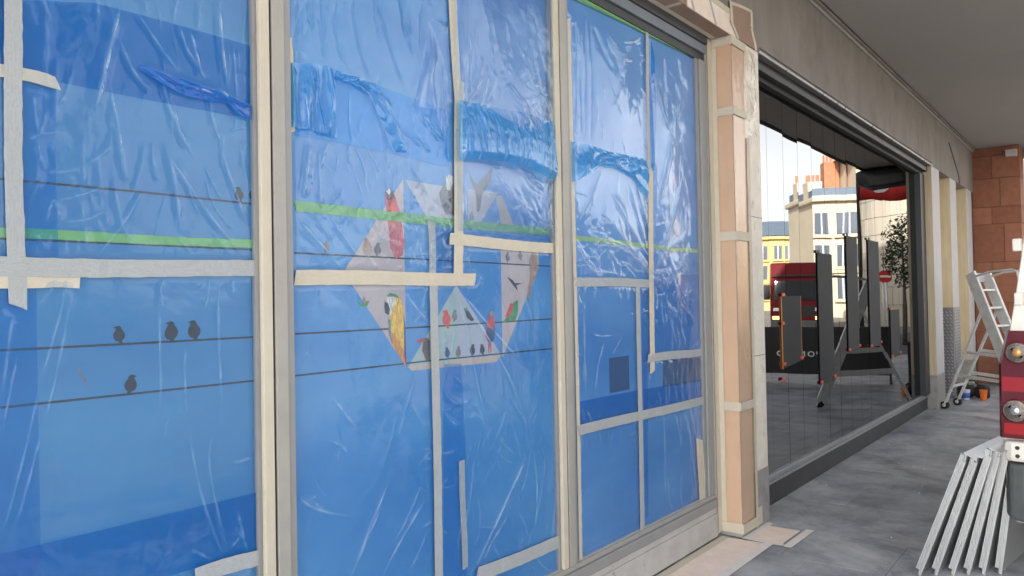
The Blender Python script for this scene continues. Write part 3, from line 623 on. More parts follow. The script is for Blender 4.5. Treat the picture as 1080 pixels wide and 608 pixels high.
pp(g2, 'bird', [([(1.952,2.025),(1.967,2.041),(1.986,2.036),(2,2.019),(2.019,1.977),(2.037,1.897),(2.051,1.831),(2.035,1.786),(2,1.773),(1.976,1.813),(1.964,1.91),(1.956,1.971)], 0), ([(1.952,2.025),(1.967,2.041),(1.986,2.036),(2,2.019),(1.985,1.996),(1.961,1.997)], 1), ([(1.957,2.03),(1.972,2.042),(1.981,2.032),(1.971,2.016)], 2), ([(1.979,1.93),(2.023,1.925),(2.051,1.831),(2.035,1.786),(2,1.773),(1.976,1.813)], 3)],
   [I_red, I_brown, I_white, I_pink], 'red long-tailed bird printed above the wire', lv=5)
pp(g2, 'bird', [([(2.288,2.122),(2.311,2.137),(2.334,2.128),(2.333,2.1),(2.35,2.065),(2.347,1.965),(2.284,1.964),(2.257,2.013),(2.247,2.051),(2.27,2.081),(2.287,2.099)], 0), ([(2.288,2.122),(2.311,2.137),(2.334,2.128),(2.328,2.099),(2.31,2.069),(2.292,2.071)], 1), ([(2.298,2.064),(2.333,2.076),(2.349,2.029),(2.347,1.965),(2.319,1.971)], 2)], [I_grey, I_white, I_brown], 'grey falcon with pale head printed beside the tape', lv=5)
pp(g2, 'bird', [([(2.43,2.168),(2.46,2.13),(2.484,2.108),(2.51,2.136),(2.556,2.17),(2.589,2.204),(2.581,2.152),(2.548,2.106),(2.515,2.069),(2.5,2.001),(2.481,1.992),(2.477,2.057),(2.465,2.089),(2.442,2.128)], 0)], I_brown, 'hummingbird printed behind the hanging film', lv=5)
pp(g2, 'bird', [([(2.431,1.979),(2.45,1.997),(2.462,1.965),(2.449,1.94),(2.43,1.942)], 0)], I_grey, lv=5)
pp(g2, 'bird', [([(2.098,1.45),(2.14,1.459),(2.162,1.462),(2.177,1.446),(2.176,1.37),(2.154,1.371),(2.134,1.411),(2.14,1.444)], 0), ([(2.098,1.45),(2.146,1.459),(2.151,1.446),(2.119,1.443)], 1)], [I_brown, I_red], 'kingfisher with red bill printed beside the tape', lv=5)
pp(g2, 'bird', [([(2.551,1.552),(2.565,1.564),(2.577,1.539),(2.588,1.475),(2.58,1.433),(2.56,1.417),(2.559,1.374),(2.553,1.374),(2.551,1.414),(2.543,1.375),(2.537,1.375),(2.541,1.419),(2.523,1.449),(2.527,1.494),(2.544,1.527)], 0), ([(2.524,1.49),(2.588,1.479),(2.58,1.433),(2.56,1.417),(2.535,1.427)], 1), ([(2.551,1.552),(2.565,1.564),(2.574,1.539),(2.554,1.531)], 2)], [I_red, I_blue, I_tan], 'red bird on long legs printed on the lower wire', lv=5)
pp(g2, 'bird', [([(2.615,1.482),(2.663,1.524),(2.685,1.566),(2.734,1.6),(2.756,1.604),(2.754,1.547),(2.732,1.508),(2.683,1.51),(2.642,1.503)], 0), ([(2.663,1.532),(2.699,1.592),(2.727,1.587),(2.705,1.548),(2.67,1.523)], 1)], [I_green, I_red], 'green parrot printed on the upper wire', lv=5)
pp(g2, 'bird', [([(2.679,1.713),(2.723,1.696),(2.737,1.683),(2.794,1.684),(2.744,1.674),(2.757,1.648),(2.729,1.67),(2.702,1.692)], 0)], I_dark, 'small swallow printed in flight', lv=5)
pp(g2, 'bird', [([(2.88,1.851),(2.909,1.816),(2.914,1.748),(2.859,1.657),(2.834,1.59),(2.828,1.626),(2.853,1.724),(2.848,1.792)], 0)], I_tan, 'brown long-tailed bird printed at the right facet', lv=5)
for q in [[(1.767,1.835),(1.771,1.814)], [(1.779,1.797),(1.775,1.797)]]: pass
for pts, m, fl in [([(1.677,1.783),(1.678,1.827)], I_grey, True), ([(1.854,1.776),(1.869,1.847)], I_tan, False), ([(1.914,1.778),(1.91,1.831)], I_grey, True), ([(2.272,1.492),(2.269,1.57)], I_red, False), ([(2.33,1.517),(2.331,1.569)], I_grey, True),
                   ([(2.275,1.367),(2.293,1.416)], I_blue, False), ([(2.349,1.365),(2.351,1.417)], I_grey, True), ([(2.439,1.367),(2.441,1.42)], I_dark, True), ([(2.495,1.367),(2.487,1.417)], I_dark, False), ([(2.691,1.778),(2.693,1.826)], I_grey, True), ([(2.776,1.789),(2.777,1.838)], I_grey, False)]:
    small_bird(g2, pts, m, fl)
pp(g2, 'bird', [([(2.39,1.572),(2.402,1.572),(2.426,1.551),(2.45,1.522),(2.431,1.518),(2.401,1.535),(2.396,1.552)], 0), ([(2.384,1.574),(2.403,1.58),(2.405,1.563),(2.39,1.564)], 1)], [I_dark, I_green], 'pied bird printed on the upper wire', lv=5)
pp(g2, 'bird', [([(1.808,1.611),(1.832,1.6),(1.837,1.628),(1.851,1.611),(1.869,1.614),(1.855,1.593),(1.828,1.59)], 0), ([(1.838,1.632),(1.851,1.611),(1.837,1.604)], 1)], [I_green, I_pink], 'tiny hummingbird printed on the left facet', lv=5)
# dark reflections in the last bay, painted on its print as flat patches
pp(g3, 'facet', [([(3.543,1.281),(3.757,1.282),(3.759,1.09),(3.545,1.091)], 0)], mat('ink_reflection', (0.02, 0.07, 0.24), 0.4))
pp(g3, 'facet', [([(4.163,1.221),(4.724,1.211),(4.715,1.048),(4.155,1.061)], 0)], mat('ink_reflection2', (0.025, 0.08, 0.24), 0.4))
# ------------------------------------------------------------------ plastic sheets taped over the windows
YB, YC, YT = 2.1765, 2.1705, 2.1668       # blue under-layer, clear film, tape
def tp(par, ea, eb, m=white_tape, y=YT, name='tape_strip', seed=[0]):
    seed[0] += 1
    pl, wd = px_strip(ea, eb); o = strip(pl, wd, y - 0.0004 * (seed[0] % 4), m, par_none, name, seed[0]); child(o, par); return (pl[0], pl[1], wd / 2)
par_none = None
def layer_poly(par, pl, m, y, name='blue_layer', seed=3):
    """flat extra layer of film cut to a polygon, finely gridded so that it can ripple"""
    xs_ = [p[0] for p in pl]; zs_ = [p[1] for p in pl]; st = 0.012
    X, Z = np.meshgrid(np.arange(min(xs_) - st, max(xs_) + st * 2, st), np.arange(min(zs_) - st, max(zs_) + st * 2, st))
    # clip by snapping: inside test on cell centres, border verts moved to the outline
    def inside(x_, z_):
        c = np.zeros(x_.shape, bool); n = len(pl)
        for i in range(n):
            (x1, z1), (x2, z2) = pl[i], pl[(i + 1) % n]
            if z1 == z2: continue
            t = ((z1 > z_) != (z2 > z_)) & (x_ < (x2 - x1) * (z_ - z1) / (z2 - z1) + x1); c ^= t
        return c
    ins = inside(X, Z)
    best = np.full(X.shape, 9.0); PX, PZ = X.copy(), Z.copy()
    for i in range(len(pl)):
        a, b = pl[i], pl[(i + 1) % len(pl)]; d, t = seg_dist(X, Z, a, b); m_ = d < best
        best[m_] = d[m_]; PX[m_] = (a[0] + t * (b[0] - a[0]))[m_]; PZ[m_] = (a[1] + t * (b[1] - a[1]))[m_]
    X2, Z2 = np.where(ins, X, PX), np.where(ins, Z, PZ)
    keep = ins[:-1, :-1] | ins[1:, :-1] | ins[:-1, 1:] | ins[1:, 1:]
    Y2 = y - np.abs(waves(X2, Z2, 0.0008, 8, 12, 50, seed))
    return child(grid_mesh(name, X2, Y2, Z2, m, None, keep), par)
def drape(par, top, bot, m, y, amp, nf, seed, curl=0.02, rows=60, cols=150, name='hanging_film', style='crumple'):
    """bunched film hanging between a top line and a loose lower edge"""
    g = np.random.RandomState(seed)
    def samp(pl, n):
        d = [0]
        for a, b in zip(pl, pl[1:]): d.append(d[-1] + math.hypot(b[0] - a[0], b[1] - a[1]))
        u = np.linspace(0, d[-1], n); return np.interp(u, d, [p[0] for p in pl]), np.interp(u, d, [p[1] for p in pl])
    tx, tz = samp(top, cols); bx, bz = samp(bot, cols); v = np.linspace(0, 1, rows)[:, None]; u = np.linspace(0, 1, cols)[None, :]
    X = bx[None] + (tx - bx)[None] * v; Z = bz[None] + (tz - bz)[None] * v
    H = np.zeros((rows, cols))
    for k in range(nf):
        c = g.uniform(0.02, 0.98); sk = g.uniform(-.3, .3); wd = g.uniform(.012, .075); a = g.uniform(.2, 1.0) * amp * (.5 + wd * 9)
        vv = g.uniform(-.1, 1); H += a * np.exp(-((u - c - sk * (1 - v) - .05 * np.sin(v * 5 + k)) / wd) ** 2) * np.exp(-((v - vv) / g.uniform(.2, .7)) ** 2)
    H *= (.25 + .75 * smooth01((1 - v) / .35)); H += amp * 1.1 * (1 - v) ** 1.4 * (0.7 + 0.3 * np.sin(u * 5 + seed))
    if style == 'satin':      # taut belly with fine ripples
        H = amp * 1.3 * np.sin(np.pi * np.clip(1 - v, 0, 1) * .62) * (.75 + .25 * np.sin(u * 3.1)) + 0 * u
        for k in range(nf * 2):
            c = g.uniform(0, 1); sk = g.uniform(-.12, .12) + (.5 - c) * .2; wd = g.uniform(.004, .014)
            H = H + amp * g.uniform(.05, .22) * np.exp(-((u - c - sk * (1 - v)) / wd) ** 2) * np.exp(-((v - g.uniform(0, 1)) / g.uniform(.15, .5)) ** 2)
    if style == 'pleat':      # hanging pleats
        H = amp * (.55 + .45 * np.sin(u * 19 + 2 * np.sin(v * 2 + u * 4))) * (.3 + .7 * smooth01((1 - v) / .5))
        for k in range(nf):
            c = g.uniform(0, 1); wd = g.uniform(.006, .02); H = H + amp * g.uniform(.1, .3) * np.exp(-((u - c - .1 * (1 - v)) / wd) ** 2) * np.exp(-((v - g.uniform(0, 1)) / .4) ** 2)
    H = H + np.abs(waves(X, Z, amp * .10, 10, 40, 150, seed))
    H -= curl * np.clip(0.12 - v, 0, 1) / 0.12 * amp * 10
    H *= smooth01(np.minimum(u, 1 - u) / 0.03) * 0.85 + 0.15
    return child(grid_mesh(name, X[:, :], y - np.clip(H, 0.0005, 9), Z, m, None), par)
def rfolds(seed, n, box, lmin, lmax, amin, amax, h, wd):
    g = random.Random(seed); out = []
    for i in range(n):
        x, z = g.uniform(box[0], box[1]), g.uniform(box[2], box[3]); l = g.uniform(lmin, lmax); a = R(g.uniform(amin, amax))
        dx, dz = math.cos(a) * l, math.sin(a) * l; b = g.uniform(-.12, .12) * l
        out.append(([(x, z), (x + dx / 2 - dz * b / l, z + dz / 2 + dx * b / l), (x + dx, z + dz)], g.uniform(.4, 1) * h, g.uniform(.7, 1.3) * wd))
    return out
def F(h, wd, *lst): return [(p, h, wd) for p in lst]

dark_drape = film_mat('dark_drape', (0.4, 0.75, 1.0), 0.3, 0.16, 1.6, hcol=(0.02, 0.2, 0.72), edge=0.1)
# --- bay 1
s1 = thing('plastic_sheet', 'creased clear plastic sheet taped over the leftmost bird print window', 'plastic sheet', (0.6, 2.17, 0.29), 'plastic sheets taped over the windows')
pins1 = []
layer_poly(s1, [(0.56,2.38),(0.729,2.396),(0.905,2.441),(1.118,2.445),(1.402,2.443),(1.398,2.204),(1.144,2.202),(0.812,2.202),(0.728,2.201),(0.56,2.186)], blue_film, YB)
layer_poly(s1, [(0.723,2.2),(0.808,2.203),(0.802,2.042),(0.809,1.737),(0.72,1.735),(0.718,2.029)], blue_film_pale, YB - .0006, seed=5)
layer_poly(s1, [(0.595,1.685),(0.755,1.687),(0.758,1.302),(0.762,0.842),(0.59,0.852)], blue_film_pale, YB - .0008, seed=6)
layer_poly(s1, [(0.554,0.993),(0.67,0.999),(1.019,1.001),(1.405,1.004),(1.406,0.819),(1.085,0.822),(0.553,0.799)], blue_film, YB - .0014, seed=7)
tp(s1, [(0.616,1.804),(1.394,1.818)], [(0.615,1.782),(1.394,1.789)], green_tape, 2.1778, 'green_tape')
pins1.append(tp(s1, [(0.682,2.403),(0.689,1.61)], [(0.723,2.416),(0.729,1.609)], white_tape))
pins1.append(tp(s1, [(0.612,1.733),(1.403,1.747)], [(0.611,1.689),(1.402,1.692)], white_tape))
tp(s1, [(0.631,1.71),(0.846,1.705)], [(0.631,1.659),(0.869,1.655)], cream_tape, YT + .0012)
tp(s1, [(0.634,2.227),(0.808,2.207)], [(0.634,2.18),(0.808,2.189)], cream_tape, YT + .0025)
pins1.append(tp(s1, [(1.08,0.825),(1.399,0.825)], [(1.257,0.776),(1.398,0.777)], white_tape))
pins1.append(tp(s1, [(1.39,2.623),(1.396,0.714)], [(1.43,2.635),(1.439,0.701)], cream_tape, YT - .001))
f1 = F(.007, .008, [(0.973,2.463),(0.934,2.298),(0.9,2.139)], [(1.03,2.299),(1.09,2.263),(1.142,2.243)], [(1.099,2.276),(1.186,2.264),(1.296,2.251)], [(1.258,2.282),(1.296,2.254),(1.348,2.203)], [(1.271,2.573),(1.276,2.44),(1.293,2.274)], [(1.174,2.442),(1.194,2.361),(1.214,2.296)]) \
   + F(.0045, .006, [(0.947,2.354),(0.92,2.216),(0.907,2.156)], [(0.965,2.359),(1.003,2.274),(1.056,2.228)], [(0.933,2.245),(0.962,2.092),(0.981,1.961)], [(1.018,2.444),(1.072,2.373),(1.136,2.299)], [(1.144,2.448),(1.161,2.381),(1.211,2.313)], [(1.314,2.441),(1.32,2.346),(1.328,2.251)], [(1.083,2.084),(1.182,1.941),(1.345,1.755)], [(1.094,2.08),(1.124,1.949),(1.137,1.816)], [(1.232,2.253),(1.247,2.168),(1.274,2.107)], [(1.262,2.117),(1.308,1.984),(1.363,1.853)], [(1.087,2.243),(1.126,2.147),(1.178,2.055)], [(1.113,2.237),(1.14,2.121),(1.169,2.097)]) \
   + F(.003, .0045, [(1.037,2.501),(1.045,2.449)], [(1.139,2.532),(1.121,2.456)], [(1.374,2.604),(1.348,2.444)], [(1.211,2.554),(1.198,2.443)], [(0.91,2.463),(0.907,2.396)], [(0.778,2.422),(0.783,2.249)], [(0.806,2.267),(0.8,2.091)], [(0.747,2.167),(0.76,2.035)], [(0.76,2.035),(0.764,1.998),(0.775,1.96)], [(0.775,1.96),(0.815,1.963),(0.86,1.978)], [(0.86,1.978),(0.911,2.019),(0.944,2.057)], [(0.796,1.886),(0.862,1.907),(0.923,1.939)], [(0.817,1.835),(0.873,1.842),(0.927,1.874)], [(0.78,1.828),(0.785,1.865),(0.796,1.891)], [(0.796,1.891),(0.808,1.854),(0.817,1.835)], [(0.927,1.874),(0.929,1.851),(0.934,1.825)], [(0.964,2.066),(0.969,2.013),(0.981,1.956)], [(1.026,1.939),(0.973,1.841),(0.901,1.745)], [(1.33,2.121),(1.358,2.004),(1.39,1.854)], [(1.214,2.031),(1.244,1.977),(1.266,1.935)], [(1.233,1.83),(1.273,1.794),(1.305,1.751)], [(1.055,2.08),(1.06,2.012),(1.076,1.967)], [(0.948,1.958),(0.965,1.854),(0.998,1.776)]) \
   + F(.0032, .0045, [(0.824,1.663),(0.796,1.544),(0.76,1.419)], [(0.836,1.643),(0.805,1.469),(0.765,1.297)], [(0.76,1.419),(0.722,1.236),(0.675,1.052)], [(0.701,1.607),(0.688,1.501),(0.671,1.362)], [(0.711,1.5),(0.691,1.394),(0.67,1.28)], [(0.765,1.297),(0.736,1.186),(0.71,1.084)], [(1.262,1.676),(1.254,1.524),(1.269,1.225)], [(1.147,1.486),(1.146,1.388),(1.154,1.27)], [(1.159,1.232),(1.192,1.043),(1.261,0.835)], [(1.237,1.212),(1.223,1.094),(1.277,0.851)], [(1.31,0.959),(1.323,0.912),(1.338,0.843)], [(1.155,0.883),(1.19,0.86),(1.232,0.825)], [(1.283,0.855),(1.303,0.867),(1.319,0.884)], [(1.209,1.67),(1.197,1.653)], [(1.069,1.642),(1.074,1.286)]) \
   + rfolds(11, 18, (0.0, .34, 1.72, 1.80), .04, .12, -60, 60, .003, .005) + rfolds(12, 60, (.1, 1.35, 1.85, 2.7), .05, .28, -110, -60, .0022, .005) + rfolds(13, 22, (.1, 1.3, .8, 1.6), .08, .3, -120, -70, .0013, .0045) + rfolds(14, 40, (-.1, 1.3, 1.72, 1.95), .03, .12, -140, -40, .002, .0045)
drape(s1, [(1.021,2.296),(1.132,2.282),(1.284,2.268),(1.376,2.245)], [(1.02,2.279),(1.08,2.252),(1.131,2.231),(1.236,2.229),(1.29,2.234),(1.335,2.195),(1.375,2.196)], dark_drape, 2.163, .012, 20, 48)
b0, b1 = bounds[0]
child(film('film', b0 + .002, b1 - .002, .292, 3.188, YC, f1, pins1, clear_film, None, bulges=[(.55, 2.3, .35, .3, .006)], seed=21, rough=.0009), s1)

# --- bay 2
s2 = thing('plastic_sheet', 'crumpled plastic sheet with bunched blue band over the parrot print window', 'plastic sheet', (2.25, 2.17, 0.29), 'plastic sheets taped over the windows')
pins2 = []
tp(s2, [(1.545,1.949),(3.083,1.959)], [(1.544,1.92),(3.081,1.916)], green_tape, 2.1778, 'green_tape')
layer_poly(s2, [(1.543,2.42),(1.686,2.447),(2.024,2.421),(2.318,2.401),(2.313,2.168),(2.228,2.166),(2.019,2.176),(1.765,2.182),(1.539,2.18)], band_film, YB, seed=8)
layer_poly(s2, [(2.252,1.349),(2.361,1.341),(2.376,0.996),(2.372,0.432),(2.23,0.451)], blue_film_pale, YB - .0006, seed=9)
layer_poly(s2, [(2.222,1.932),(2.364,1.917),(2.364,1.677),(2.216,1.676)], blue_film_pale, YB - .001, seed=10)
pins2.append(tp(s2, [(2.309,2.908),(2.348,2.268)], [(2.356,2.923),(2.396,2.275)], cream_tape))
pins2.append(tp(s2, [(2.34,2.535),(2.31,1.708)], [(2.397,2.548),(2.363,1.708)], cream_tape, YT - .0012))
pins2.append(tp(s2, [(2.174,1.706),(2.171,0.464)], [(2.215,1.706),(2.217,0.45)], white_tape))
tp(s2, [(2.169,1.931),(2.176,1.675)], [(2.207,1.934),(2.214,1.675)], white_tape, YT + .003)
pins2.append(tp(s2, [(1.532,1.718),(2.451,1.726)], [(1.531,1.667),(2.437,1.673)], cream_tape, YT - .0016))
pins2.append(tp(s2, [(2.289,1.884),(3.062,1.882)], [(2.288,1.839),(3.061,1.83)], cream_tape, YT - .002))
pins2.append(tp(s2, [(2.321,0.472),(3.053,0.454)], [(2.527,0.405),(3.059,0.394)], white_tape))
tp(s2, [(2.331,0.941),(2.339,0.491)], [(2.366,0.935),(2.372,0.482)], white_tape, 2.1715)
pins2.append(tp(s2, [(3.045,3.136),(3.048,0.197)], [(3.086,3.149),(3.1,0.181)], cream_tape, YT - .001))
pins2.append(tp(s2, [(1.515,2.501),(1.521,2.182)], [(1.535,2.507),(1.541,2.185)], cream_tape, YT - .001))
f2 = F(-.006, .007, [(1.649,2.688),(1.655,2.556),(1.67,2.462)], [(1.724,2.711),(1.717,2.555),(1.779,2.439)], [(1.793,2.732),(1.808,2.579),(1.868,2.438)], [(1.912,2.768),(1.974,2.567),(2.06,2.427)], [(2.033,2.805),(2.061,2.682),(2.089,2.576)], [(1.555,2.659),(1.557,2.546),(1.558,2.41)], [(1.601,2.674),(1.608,2.593),(1.627,2.565)]) \
   + F(.008, .009, [(1.6,2.156),(1.587,2.063),(1.57,1.966)], [(1.55,1.89),(1.63,1.82),(1.739,1.717)], [(1.9,2.416),(1.978,2.312),(2.055,2.195)], [(2.121,2.375),(2.199,2.312),(2.292,2.26)], [(2.784,0.878),(2.606,0.686),(2.397,0.449)]) \
   + F(.005, .006, [(1.636,2.135),(1.638,2.036),(1.644,1.93)], [(1.681,2.175),(1.656,2.121),(1.642,2.063)], [(1.672,1.926),(1.742,1.843),(1.827,1.753)], [(1.612,1.921),(1.651,1.871),(1.691,1.833)], [(1.867,2.409),(1.922,2.377),(1.979,2.348)], [(2.017,2.27),(2.117,2.242),(2.197,2.215)], [(2.042,1.638),(2.092,1.581),(2.164,1.515)], [(1.944,0.93),(1.843,0.786),(1.748,0.618)], [(1.909,0.859),(1.834,0.754),(1.757,0.632)], [(2.126,0.812),(2.007,0.711),(1.894,0.582)], [(1.545,0.954),(1.614,0.897),(1.765,0.839)], [(1.681,1.273),(1.73,1.217),(1.793,1.144)], [(2.329,1.664),(2.563,1.468),(2.819,1.271)], [(2.357,1.604),(2.624,1.317),(2.796,1.017)], [(2.638,0.637),(2.55,0.574),(2.459,0.488)], [(2.836,0.887),(2.859,0.697),(2.831,0.517)], [(3.038,0.96),(3.013,0.711),(2.965,0.466)], [(3.061,0.701),(3.008,0.574),(2.957,0.459)]) \
   + F(.0032, .0048, [(1.662,1.123),(1.711,1.102),(1.752,1.058)], [(1.595,0.95),(1.61,0.914),(1.638,0.892)], [(2.108,1.375),(2.064,1.267),(2.012,1.156)], [(2.157,1.675),(2.128,1.562)], [(1.77,2.189),(1.763,2.077)], [(1.872,2.169),(1.916,2.089)], [(1.941,2.16),(1.974,2.11)], [(2.064,2.159),(2.114,2.101),(2.176,2.028)], [(2.335,1.676),(2.433,1.311),(2.529,0.963)], [(2.344,1.557),(2.258,1.325),(2.21,1.214)], [(2.291,1.315),(2.336,1.271),(2.418,1.227)], [(2.227,1.205),(2.264,1.13),(2.331,1.086)], [(2.234,1.269),(2.311,1.183),(2.43,1.198)], [(2.385,1.107),(2.458,1.105),(2.487,1.052)], [(2.429,1.17),(2.476,1.103),(2.5,1.05)], [(2.582,0.997),(2.647,0.944),(2.694,0.903)], [(2.574,0.948),(2.612,0.904),(2.679,0.871)], [(2.654,1.165),(2.741,1.09),(2.796,1.008)], [(2.361,0.879),(2.333,0.688),(2.27,0.502)], [(2.423,0.948),(2.394,0.793),(2.355,0.643)], [(2.706,0.621),(2.754,0.588),(2.746,0.564)], [(2.445,0.641),(2.538,0.614),(2.617,0.621)], [(2.822,0.925),(2.782,0.8),(2.73,0.723)], [(2.934,0.907),(2.905,0.732),(2.809,0.509)], [(2.261,1.481),(2.234,1.289)], [(2.409,1.555),(2.372,1.276)], [(2.017,1.163),(1.991,1.094)], [(2.128,0.923),(2.033,0.777),(1.943,0.691)], [(2.134,0.698),(2.08,0.619),(2.018,0.552)], [(2.6,0.499),(2.7,0.43),(2.803,0.336)], [(2.807,0.466),(2.878,0.359),(3.029,0.266)]) \
   + rfolds(31, 60, (1.55, 2.45, 1.70, 1.98), .05, .16, -80, 60, .0035, .005) + rfolds(32, 30, (2.35, 3.0, .7, 1.6), .05, .25, -130, -60, .002, .0045) + rfolds(33, 30, (1.55, 2.3, .6, 1.5), .05, .25, -140, -40, .0014, .0045) + rfolds(34, 60, (1.55, 2.3, 1.95, 2.4), .05, .25, -110, -60, .0022, .005) + [(f_[0], -f_[1], f_[2]) for f_ in rfolds(35, 30, (1.55, 2.4, 2.45, 3.1), .1, .35, -110, -70, .004, .006)] + rfolds(36, 50, (2.35, 3.0, .5, 1.7), .04, .2, -130, -50, .002, .0045)
b0, b1 = bounds[1]
child(film('film', b0 + .002, b1 - .002, .292, 3.188, YC, f2, pins2, mid_film, None, bulges=[(1.95, 2.62, .3, .35, .012), (2.75, 2.0, .2, .15, .0)], seed=22, rough=.0011), s2)
drape(s2, [(1.525,2.417),(1.606,2.436),(1.712,2.437)], [(1.518,2.198),(1.602,2.203),(1.715,2.191)], drape_film, 2.163, .022, 13, 41, style='pleat')
drape(s2, [(1.712,2.437),(1.793,2.435),(1.896,2.426)], [(1.703,2.405),(1.779,2.401),(1.868,2.374)], drape_film, 2.163, .012, 10, 42)
drape(s2, [(1.837,2.427),(1.904,2.32),(1.981,2.181)], [(1.901,2.427),(1.97,2.318),(2.051,2.188)], drape_film, 2.163, .010, 9, 47)
drape(s2, [(2.19,2.751),(2.269,2.616),(2.31,2.435)], [(2.101,2.379),(2.208,2.384),(2.292,2.178)], slack_film, 2.164, .012, 14, 43, rows=30, cols=60)
# loose sail of film in the upper right of the bay
fr = F(.012, .012, [(2.467,2.661),(2.419,2.486),(2.249,2.218)], [(2.497,2.627),(2.461,2.454),(2.305,2.207)], [(2.625,2.571),(2.725,2.483),(2.981,2.369)], [(2.754,2.73),(2.821,2.59),(2.984,2.462)], [(2.389,2.723),(2.372,2.517),(2.378,2.317)]) + F(.006, .007, [(2.561,2.62),(2.491,2.418),(2.424,2.223)], [(2.692,2.542),(2.759,2.423),(2.901,2.289)], [(2.412,2.913),(2.4,2.685),(2.406,2.443)], [(2.459,2.824),(2.436,2.653),(2.461,2.454)]) \
   + rfolds(51, 60, (2.46, 2.98, 2.35, 2.9), .06, .25, -125, -55, .006, .007) + rfolds(52, 40, (2.7, 2.98, 2.3, 2.6), .05, .15, -60, 60, .005, .006)
sx0, sx1 = [(2.335,2.47),(3.036,2.611)][0][0], [(2.335,2.47),(3.036,2.611)][1][0]
child(film('hanging_film', sx0, sx1, 2.32, 3.185, 2.150, fr, [((sx0, 2.3), (sx0, 3.2), .02)], slack_film, None, bulges=[((sx0 + sx1) / 2 + .05, 2.5, .2, .22, .045), (sx0 + .15, 2.9, .12, .4, .02)], seed=23, rough=.002), s2)
drape(s2, [(2.33,2.445),(2.532,2.456),(2.749,2.47),(3.003,2.471)], [(2.324,2.195),(2.431,2.209),(2.59,2.218),(2.769,2.215),(3.001,2.175)], drape_film, 2.135, .035, 24, 44, curl=.05, style='satin')
fb = rfolds(61, 40, (2.46, 3.0, 1.98, 2.3), .04, .2, -60, 40, .004, .006) + F(.016, .012, [(3.014,2.188),(2.956,2.09),(2.966,1.953)], [(2.795,2.208),(2.823,2.166),(2.934,2.134)], [(2.344,2.16),(2.347,2.033),(2.355,1.894)], [(2.89,1.971),(2.951,1.952),(3.03,1.976)])
child(film('hanging_film', sx0, sx1, 1.90, 2.33, 2.158, fb, [], slack_film, None, bulges=[((sx0 + sx1) / 2, 2.14, .22, .14, .02)], seed=24, rough=.0016), s2)

# --- bay 3
s3 = thing('plastic_sheet', 'loose plastic sheet over the window beside the papered pillar', 'plastic sheet', (3.9, 2.17, 0.29), 'plastic sheets taped over the windows')
pins3 = []
tp(s3, [(3.223,3.189),(4.824,3.237)], [(3.222,3.159),(4.821,3.197)], green_tape, 2.1715, 'green_tape')
tp(s3, [(3.229,1.929),(4.737,1.924)], [(3.228,1.905),(4.736,1.896)], mat('green_tape_pale', (0.33, 0.55, 0.25), .7), 2.1772, 'green_tape')
pins3.append(tp(s3, [(4.013,3.192),(4.004,2.359)], [(4.048,3.202),(4.039,2.364)], white_tape))
pins3.append(tp(s3, [(4.005,2.371),(3.978,1.168)], [(4.069,2.379),(4.024,1.164)], cream_tape, YT - .001))
pins3.append(tp(s3, [(3.834,1.685),(3.82,0.272)], [(3.878,1.685),(3.869,0.26)], white_tape))
pins3.append(tp(s3, [(3.207,1.72),(4.015,1.711)], [(3.205,1.669),(4.013,1.669)], white_tape, YT - .0014))
pins3.append(tp(s3, [(3.949,1.276),(4.695,1.267)], [(3.947,1.229),(4.692,1.217)], white_tape, YT - .0016))
pins3.append(tp(s3, [(3.205,0.96),(4.692,0.955)], [(3.203,0.913),(4.689,0.896)], white_tape, YT - .0018))
pins3.append(tp(s3, [(3.205,0.277),(4.743,0.281)], [(3.203,0.216),(4.739,0.207)], cream_tape, YT - .001))
pins3.append(tp(s3, [(4.742,3.228),(4.739,0.2)], [(4.802,3.242),(4.798,0.187)], cream_tape, YT - .0012))
tp(s3, [(4.576,0.664),(4.596,0.245)], [(4.663,0.694),(4.696,0.223)], cream_tape, YT - .002)
pins3.append(tp(s3, [(3.186,3.034),(3.2,0.15)], [(3.22,3.044),(3.226,0.143)], cream_tape, YT - .001))
layer_poly(s3, [(3.233,1.081),(3.836,1.077),(3.84,0.941),(3.228,0.947)], blue_film, YB, seed=12)
layer_poly(s3, [(3.913,1.074),(4.72,1.061),(4.713,0.936),(3.918,0.936)], blue_film, YB, seed=13)
layer_poly(s3, [(3.907,1.685),(3.997,1.686),(4,1.238),(3.961,1.13),(3.936,0.335),(3.902,0.327)], blue_film_pale, YB - .0006, seed=14)
layer_poly(s3, [(4.023,1.742),(4.728,1.753),(4.701,1.25),(4.048,1.269)], blue_film_pale, YB - .0008, seed=15)
